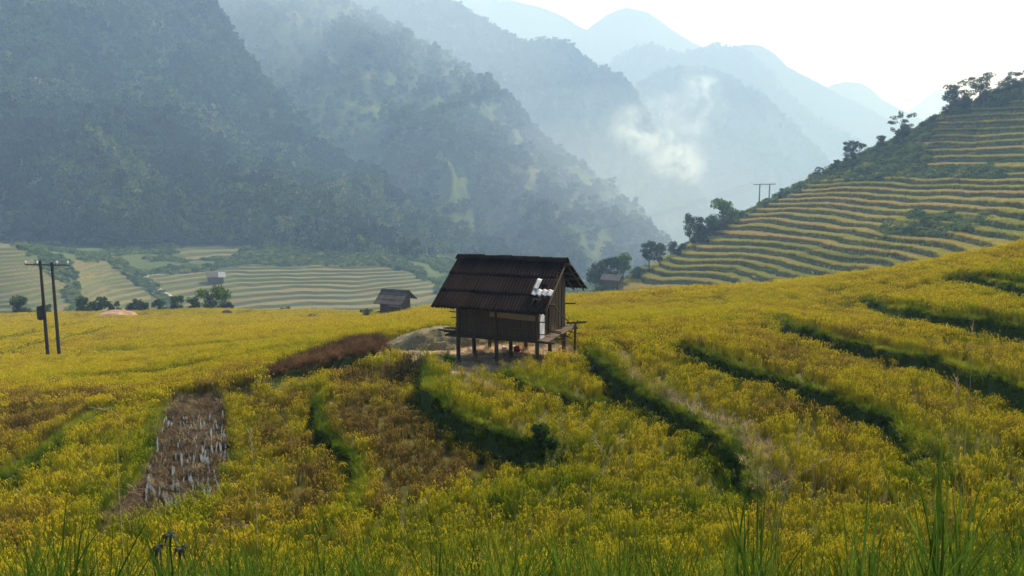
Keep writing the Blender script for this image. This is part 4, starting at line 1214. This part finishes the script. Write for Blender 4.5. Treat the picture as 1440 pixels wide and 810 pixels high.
lump('cloth_bundle', hp(728, 494), .17, .8, M_red, 'crumpled red cloth bundle on the bare ground under the large hut', 'cloth bundle', 1)
lump('plastic_bag', hp(709, 492), .13, .7, M_white, 'small white plastic bag under the middle of the large hut', 'plastic bag', 2)
lump('plastic_bag', hp(722, 489), .08, .7, M_white, 'tiny white plastic scrap behind the red cloth bundle', 'plastic bag', 3)
for (px, py, r_, lb) in ((440, 450, .75, 'flat dark straw pile in the far rice left of the small hut'), (320, 444, .9, 'dark straw pile below the biggest edge tree'),
                         (489, 437, .6, 'small dark straw pile on the crest left of the small hut')):
    lump('straw_pile', hp(px, py), r_ * 1.2, .55, M_dark, lb, 'straw pile', int(px) % 7)
q = hp(393, 483); tree('field_shrub', 393, 484, q[1], 9, 'bush', 'single dark shrub in the rice above the withered grass', None, M_leaf_dark, Hnear, 400, 1.3)
q = hp(515, 450); tree('field_shrub', 517, 450, q[1], 17, 'bush', 'wide green shrub left of the small hut', None, M_leaf_dark, Hnear, 401, 2.4)
# bush where the hut terrace bank ends
q = hp(768, 655)
tree('bank_shrub', 766, 668, q[1], 50, 'bush', 'dark green bush at the corner of the hut terrace bank', None, M_leaf_dark, Hnear, 402, 1.2)
tree('bank_shrub', 632, 528, hp(628, 520)[1], 26, 'bush', 'bright green bush at the left post of the large hut', None, M_leaf_mid, Hnear, 403, 1.3)

# white glints of the flooded paddy patch: standing water between stubble rows
m_wat, nt, out = new_mat('paddy_water')
nb = noise(nt, 3, 2)
b = N(nt, 'ShaderNodeBsdfPrincipled', ins={'Base Color': (.05, .045, .03, 1), 'Roughness': .06, 'Specular IOR Level': .8, 'Normal': bump(nt, nb, .05, .01)})
nt.links.new(b.outputs[0], out.inputs[0])
mb = MB()
r = np.random.default_rng(4)
for k in range(150):
    px = r.uniform(205, 322); py = r.uniform(585, 715)
    if not bool(in_poly(np.array([px]), np.array([py]), WATER)[0]): continue
    p = hp(px, py); L_ = r.uniform(.3, 1.3); w_ = r.uniform(.012, .03)
    a = math.atan2(p[1], p[0]) + r.normal(0, .05)
    d = Vector((math.cos(a), math.sin(a), 0)); sd = Vector((-d.y, d.x, 0)); z0 = p[2] + .07
    c0 = Vector((p[0], p[1], z0)); pts = []
    for t in range(10):
        th = 6.283 * t / 10; pts.append(c0 + d * math.cos(th) * L_ / 2 + sd * math.sin(th) * w_ * (1 + .3 * math.sin(3 * th + k)))
    mb.add(pts, [tuple(range(10))])
tag(mb.build('water', m_wat), 'thin strips of standing water shining in the muddy paddy patch', 'water', kind='structure')

# ------------------------------------------------------------------ power poles
M_pole = solid('tarred_pole', (.018, .016, .015), (.05, .045, .04), 3, .8, (2, 2, .3))
M_insul = solid('insulator', (.5, .52, .55), (.75, .76, .8), 4, .3)
M_wire = solid('wire', (.02, .02, .02), (.04, .04, .04), 4, .6)
b1 = P(68, 508, 62); b2 = P(84, 508, 62)
hA = empty('utility_pole', b1, 0, label='pair of dark wooden power poles with crossarm and transformer in the left rice field', cat='power pole')
for dx, hh in ((0, 8.05), (b2[0] - b1[0], 7.95)):
    mb = MB(); mb.tube([(dx, 0, -.8), (dx, 0, hh * .5), (dx, 0, hh)], [.145, .125, .10], 10); mb.build('pole', M_pole, hA)
mb = MB(); ex = b2[0] - b1[0]
mb.beam((-1.3, 0.16, 7.72), (ex + 1.25, 0.16, 7.68), .1, .1); mb.build('crossarm', M_pole, hA)
for xx in (-1.25, -.35, ex + .3, ex + 1.15):
    mb = MB(); mb.tube([(xx, .16, 7.74), (xx, .16, 7.86), (xx, .16, 7.87), (xx, .16, 7.93), (xx, .16, 7.94), (xx, .16, 8.02)], [.03, .03, .09, .07, .09, .04], 8); mb.build('insulator', M_insul, hA)
mb = MB(); mb.tube([(-.3, 0, 3.35), (-.3, 0, 3.45), (-.3, 0, 4.35), (-.3, 0, 4.45)], [.16, .26, .26, .18], 12); mb.beam((-.3, 0, 4.4), (0, 0, 4.6), .06, .06); mb.beam((-.3, 0, 3.5), (0, 0, 3.5), .06, .06)
mb.build('transformer', M_pole, hA)
b1 = P(1067, 298, 254); b2 = P(1081, 292, 254)
hB = empty('utility_pole', b1, 0, label='distant pair of grey power poles with one crossarm on the terraced ridge', cat='power pole')
ex = b2[0] - b1[0]; hh = 40 / F * 254 * .97
M_gpole = solid('grey_pole', (.06, .06, .065), (.12, .12, .12), 3, .8)
for dx, d0 in ((0, 0), (ex, 0)):
    mb = MB(); mb.tube([(dx, 0, -1), (dx, 0, hh)], [.24, .17], 8); mb.build('pole', M_gpole, hB)
mb = MB(); mb.beam((-2.0, .25, hh - .15), (ex + 2.0, .25, hh - .05), .2, .22); mb.build('crossarm', M_gpole, hB)
for xx in (-1.8, ex / 2, ex + 1.8):
    mb = MB(); mb.tube([(xx, .25, hh + .1), (xx, .25, hh + .25), (xx, .25, hh + .5)], [.05, .13, .06], 6); mb.build('insulator', M_insul, hB)
end = P(640, 352, 620)
for k, (dx, lb) in enumerate(((-1.8, 'lowest leftmost thin power line sagging from the far pole pair across the valley'), (ex / 2, 'middle thin power line from the far pole pair across the valley'), (ex + 1.8, 'rightmost thin power line from the far pole pair across the valley'))):
    a = Vector((b1[0] + dx, b1[1] + .25, b1[2] + hh + .5)); e = Vector(end) + Vector((dx * 1.5, 0, k * 2.5))
    pts = []
    for i in range(25):
        t = i / 24; p = a.lerp(e, t); p.z -= 20 * t * (1 - t) * 1.3; pts.append(p)
    mb = MB(); mb.tube(pts, .018, 4); tag(mb.build('power_line', M_wire), lb, 'power line', 'power lines over the valley')

# ------------------------------------------------------------------ foreground plants standing out
def grass_clump(px, D, top_py, nb, label, seed, mat=None, spread=.15, w=.026, lean=(.03, .33)):
    x, y, _ = P(px, 760, D); z = float(Hnear(np.array([x]), np.array([y]))[0])
    zt = P(px, top_py, D)[2]; H_ = (zt - z)
    mb = grass_tuft(seed, int(nb * 1.6), H_, w, spread, lean, 8)
    o = mb.build('grass_clump', mat or M_tall_w, None, (x, y, z - .02)); return tag(o, label, 'grass clump', 'tall grass clumps along the bottom edge')
M_tall_w = leafy('tall_grass_blade', [(.3, (.03, .07, .008)), (.7, (.09, .165, .02))], inst=False, transl=.45, scale=2)
for k, (px, D, ty, nb, lb) in enumerate([
    (1332, 5.2, 632, 34, 'tallest dense green grass clump at the lower right'), (1060, 5.6, 655, 22, 'open green grass clump left of the lower right clumps'),
    (1222, 5.8, 685, 18, 'short green grass clump between the two lower right clumps'), (790, 6.0, 735, 12, 'sparse grass clump at the bottom centre'),
    (242, 6.2, 690, 18, 'green grass clump in front of the muddy paddy patch'), (58, 5.5, 700, 14, 'thin upright grass clump at the lower left corner'),
    (100, 5.9, 700, 12, 'second thin grass clump next to the corner one'), (350, 6.0, 760, 12, 'low grass clump right of the drooping dark plant'),
    (1420, 5.4, 720, 14, 'grass clump at the lower right corner'), (930, 6.0, 765, 9, 'small grass clump right of the bottom centre'), (500, 6.0, 765, 9, 'small grass clump left of the bottom centre')]):
    grass_clump(px, D, ty, nb, lb, 500 + k)
# dry stalks
M_stalk = leafy('dry_stalk', [(.3, (.32, .24, .12)), (.7, (.52, .43, .26))], inst=False, transl=.2, scale=3)
def stalk(pts_px, D, label, seed, rad=.0035):
    """arching dry grass stalk with a feathery head, rooted in the ground"""
    P0 = [Vector(P(a, b_, D)) for a, b_ in pts_px]
    base = P0[0].copy(); base.z = float(Hnear(np.array([base.x]), np.array([base.y]))[0])
    loc = base.copy()
    pts = [base] + P0
    pr = [p - loc for p in pts]
    pr = [Vector(v) for v in resample([tuple(p) for p in pr], 18)]
    mb = MB(); mb.tube(pr, [rad * (1.2 - .7 * i / 17) for i in range(18)], 5)
    random.seed(seed)
    for k in range(26):
        i = random.uniform(13, 16.9); a = pr[int(i)].lerp(pr[int(i) + 1], i % 1); d = (pr[17] - pr[13]).normalized()
        e = a + d * .05 + Vector([random.uniform(-.03, .03) for _ in range(3)]); sd = Vector((.003, 0, .002))
        mb.add([a - sd, a + sd, e + sd, e - sd], [(0, 1, 2, 3)])
    tag(mb.build('dry_stalk', M_stalk, None, loc), label, 'dry stalk', 'dry grass stalks standing above the rice')
stalk([(362, 760), (360, 700), (355, 640), (352, 606)], 8, 'straight pale stalk right of the muddy paddy patch', 1)
stalk([(290, 790), (300, 760), (315, 742), (342, 737)], 6, 'short stalk bent over to the right near the dark drooping plant', 2)
stalk([(1095, 720), (1110, 685), (1130, 663), (1163, 645)], 7, 'pale stalk leaning right above the open grass clump', 3)
stalk([(830, 690), (836, 670), (850, 640), (838, 622)], 9, 'curved dry stalk in the green rice right of the corner bush', 4)
stalk([(570, 770), (580, 740), (592, 715), (604, 692)], 9, 'slanting pale stalk low between the brown and the green rice', 5)
stalk([(1346, 640), (1346, 600), (1346, 560), (1345, 535)], 8, 'tall pale stalk above the tallest grass clump', 6)
stalk([(165, 650), (172, 600), (160, 580), (130, 573)], 9, 'arched dry stalk bending left over the far left rice', 7)
stalk([(1366, 520), (1367, 500), (1366, 475), (1368, 455)], 12, 'small reddish stalk before the second bank at right', 8)

# drooping dark plant
x, y, _ = P(240, 780, 4.6); z = float(Hnear(np.array([x]), np.array([y]))[0])
pl = empty('nodding_plant', (x, y, z), 0, label='small plant with three dark drooping leaf heads at the lower left', cat='plant')
M_dleaf = solid('dark_leaf', (.006, .010, .006), (.03, .04, .028), 20, .6, spec=.2)
top = P(240, 762, 4.6)[2] - z
mb = MB(); mb.tube([(0, 0, 0), (.01, 0, top * .6), (0, 0, top)], [.008, .007, .005], 6); mb.build('stem', M_tall_w, pl)
for k, (dx, dz) in enumerate(((-.07, -.04), (.07, -.045), (.0, .045))):
    mb = MB(); random.seed(k)
    for j in range(9):
        a = random.uniform(0, 6.28); b0 = len(mb.v)
        for i in range(5):
            t = i / 4; rr = .062 * t; zz = .022 * math.sin(t * 3) - .05 * t * t
            w_ = .011 * math.sin(math.pi * min(.98, t + .08)); d = Vector((math.cos(a), math.sin(a), 0)); sd = Vector((-d.y, d.x, .35 * math.sin(j * 2.0)))
            p = Vector((dx, 0, top + dz)) + d * rr + Vector((0, 0, zz)); mb.v.append(tuple(p - sd * w_)); mb.v.append(tuple(p + sd * w_))
        for i in range(4): mb.f.append((b0 + 2 * i, b0 + 2 * i + 1, b0 + 2 * i + 3, b0 + 2 * i + 2)); mb.m.append(0)
    mb.tube([(0, 0, top - .03), (dx * .6, 0, top + dz + .02), (dx, 0, top + dz)], .003, 5)
    mb.build('leaf_head', M_dleaf, pl)

# ------------------------------------------------------------------ haze and smoke
SIG = 5.6e-4
m_haze = bpy.data.materials.new('haze'); m_haze.use_nodes = True; nt = m_haze.node_tree; nt.nodes.clear()
out = nt.nodes.new('ShaderNodeOutputMaterial')
pv = nt.nodes.new('ShaderNodeVolumePrincipled')
pv.inputs['Color'].default_value = (.36, .585, 1.0, 1); pv.inputs['Absorption Color'].default_value = (1, 1, 1, 1); pv.inputs['Density'].default_value = SIG; pv.inputs['Anisotropy'].default_value = .1
nt.links.new(pv.outputs[0], out.inputs['Volume'])
mb = MB(); mb.box((-6100, -320, -300), (6100, 6500, 830))
tag(mb.build('haze', m_haze), 'pale blue haze filling the valley', 'haze', kind='stuff')

def mist(label, c_, rad, dens_):
    m_ = bpy.data.materials.new('mist'); m_.use_nodes = True; t_ = m_.node_tree; t_.nodes.clear()
    o_ = t_.nodes.new('ShaderNodeOutputMaterial'); v_ = t_.nodes.new('ShaderNodeVolumePrincipled')
    v_.inputs['Color'].default_value = (.5, .68, 1, 1); v_.inputs['Absorption Color'].default_value = (1, 1, 1, 1)
    v_.inputs['Density'].default_value = dens_; v_.inputs['Anisotropy'].default_value = .1
    t_.links.new(v_.outputs[0], o_.inputs['Volume'])
    q = MB(); nu, nv = 32, 16; vs = []
    for j in range(nv + 1):
        ph = math.pi * j / nv
        for i in range(nu):
            th = 2 * math.pi * i / nu; vs.append((rad[0] * math.sin(ph) * math.cos(th), rad[1] * math.sin(ph) * math.sin(th), rad[2] * math.cos(ph)))
    q.add(vs, [(j * nu + i, (j + 1) * nu + i, (j + 1) * nu + (i + 1) % nu, j * nu + (i + 1) % nu) for j in range(nv) for i in range(nu)])
    tag(q.build('mist', m_, None, c_, smooth=True), label, 'mist', kind='stuff')
for f_ in (1.0, .75, .5):
    mist('thin bluish mist lying in the valley between the hut and the far hill', P(840, 290, 900), (270 * f_, 330 * f_, 130 * f_), 3.6e-4)
for f_ in (1.0, .7):
    mist('pale veil of mist between the two big wooded mountains at top', P(470, 50, 1130), (330 * f_, 130 * f_, 190 * f_), 7e-4)

m_sm = bpy.data.materials.new('smoke'); m_sm.use_nodes = True; nt = m_sm.node_tree; nt.nodes.clear()
out = nt.nodes.new('ShaderNodeOutputMaterial')
tc = nt.nodes.new('ShaderNodeTexCoord'); OBJ = tc.outputs['Object']
nz = N(nt, 'ShaderNodeTexNoise', ins={'Vector': OBJ, 'Scale': .027, 'Detail': 6, 'Roughness': .62, 'Distortion': 1.2})
def ball(cx_, cz_, rx, rz, ry=34):
    s_ = N(nt, 'ShaderNodeVectorMath', operation='SUBTRACT', ins={0: OBJ, 1: (cx_, 0, cz_)})
    d_ = N(nt, 'ShaderNodeVectorMath', operation='DIVIDE', ins={0: s_.outputs[0], 1: (rx, ry, rz)})
    l_ = N(nt, 'ShaderNodeVectorMath', operation='LENGTH', ins={0: d_.outputs[0]})
    m_ = N(nt, 'ShaderNodeMapRange', ins={0: l_.outputs['Value'], 1: 0.0, 2: 1.0, 3: 1.0, 4: 0.0})
    return m_.outputs[0]
def mth(op, a, b_): return N(nt, 'ShaderNodeMath', operation=op, ins={0: a, 1: b_}).outputs[0]
DS = 1480.0
cS = Vector(P(935, 200, DS)); kpx = DS / F
def bpx(px, py, rx, ry_): 
    q = P(px, py, DS); return ball(q[0] - cS.x, q[2] - cS.z, rx * kpx, ry_ * kpx)
core = mth('MAXIMUM', mth('MAXIMUM', bpx(948, 224, 50, 34), bpx(968, 236, 30, 28)), mth('MULTIPLY', bpx(915, 200, 45, 26), .8))
thin = mth('MAXIMUM', mth('MAXIMUM', bpx(885, 178, 34, 42), bpx(950, 165, 60, 45)), bpx(992, 135, 45, 60))
nn_ = N(nt, 'ShaderNodeMapRange', ins={0: nz.outputs['Fac'], 1: .45, 2: .62, 3: 0.0, 4: 1.0}).outputs[0]
nn2 = N(nt, 'ShaderNodeMapRange', ins={0: nz.outputs['Fac'], 1: .42, 2: .56, 3: 0.0, 4: 1.0}).outputs[0]
dens = N(nt, 'ShaderNodeMath', operation='ADD', ins={0: mth('MULTIPLY', mth('MULTIPLY', core, nn2), .05), 1: mth('MULTIPLY', mth('MULTIPLY', thin, nn_), .034)}).outputs[0]
pv = nt.nodes.new('ShaderNodeVolumePrincipled'); pv.inputs['Color'].default_value = (.68, .84, 1, 1); pv.inputs['Anisotropy'].default_value = .3
nt.links.new(dens, pv.inputs['Density']); nt.links.new(pv.outputs[0], out.inputs['Volume'])
mb = MB(); nu, nv = 24, 12; vs = []
for j in range(nv + 1):
    ph = math.pi * j / nv
    for i in range(nu):
        th = 2 * math.pi * i / nu; vs.append((100 * kpx * math.sin(ph) * math.cos(th), 40 * math.sin(ph) * math.sin(th), 125 * kpx * math.cos(ph)))
mb.add(vs, [(j * nu + i, (j + 1) * nu + i, (j + 1) * nu + (i + 1) % nu, j * nu + (i + 1) % nu) for j in range(nv) for i in range(nu)])
sm = mb.build('smoke', m_sm, None, cS)
tag(sm, 'white smoke rising from the hazy valley in front of the rounded blue hill', 'smoke', kind='stuff')

# ------------------------------------------------------------------ light
AZ, EL = R(38), R(43)
sd = Vector((math.sin(AZ) * math.cos(EL), math.cos(AZ) * math.cos(EL), math.sin(EL)))
L = bpy.data.lights.new('sun', 'SUN'); L.energy = 5; L.angle = R(.6); L.color = (1, .96, .91)
lo = bpy.data.objects.new('sun', L); COL.objects.link(lo); lo.rotation_euler = sd.to_track_quat('Z', 'Y').to_euler()
wd_ = bpy.data.worlds.new('World'); sc.world = wd_; wd_.use_nodes = True; nt = wd_.node_tree
bg = nt.nodes['Background']; sky = nt.nodes.new('ShaderNodeTexSky'); sky.sky_type = 'NISHITA'; sky.sun_disc = False
sky.sun_elevation = EL; sky.sun_rotation = AZ; sky.dust_density = 4; sky.air_density = 1.2; sky.altitude = 900
nt.links.new(sky.outputs[0], bg.inputs[0]); bg.inputs[1].default_value = .05

sc.view_settings.view_transform = 'Standard'; sc.view_settings.look = 'None'; sc.view_settings.gamma = 1
sc.view_settings.use_curve_mapping = False
sc.view_settings.exposure = 1.12
sc.render.engine = 'CYCLES'
cy = sc.cycles
cy.use_denoising = True; cy.denoiser = 'OPENIMAGEDENOISE'
cy.use_adaptive_sampling = True; cy.adaptive_threshold = .02
cy.max_bounces = 6; cy.diffuse_bounces = 3; cy.glossy_bounces = 2; cy.transmission_bounces = 3; cy.transparent_max_bounces = 6; cy.volume_bounces = 2
cy.volume_max_steps = 96; cy.volume_step_rate = 1.0
cy.sample_clamp_indirect = 6
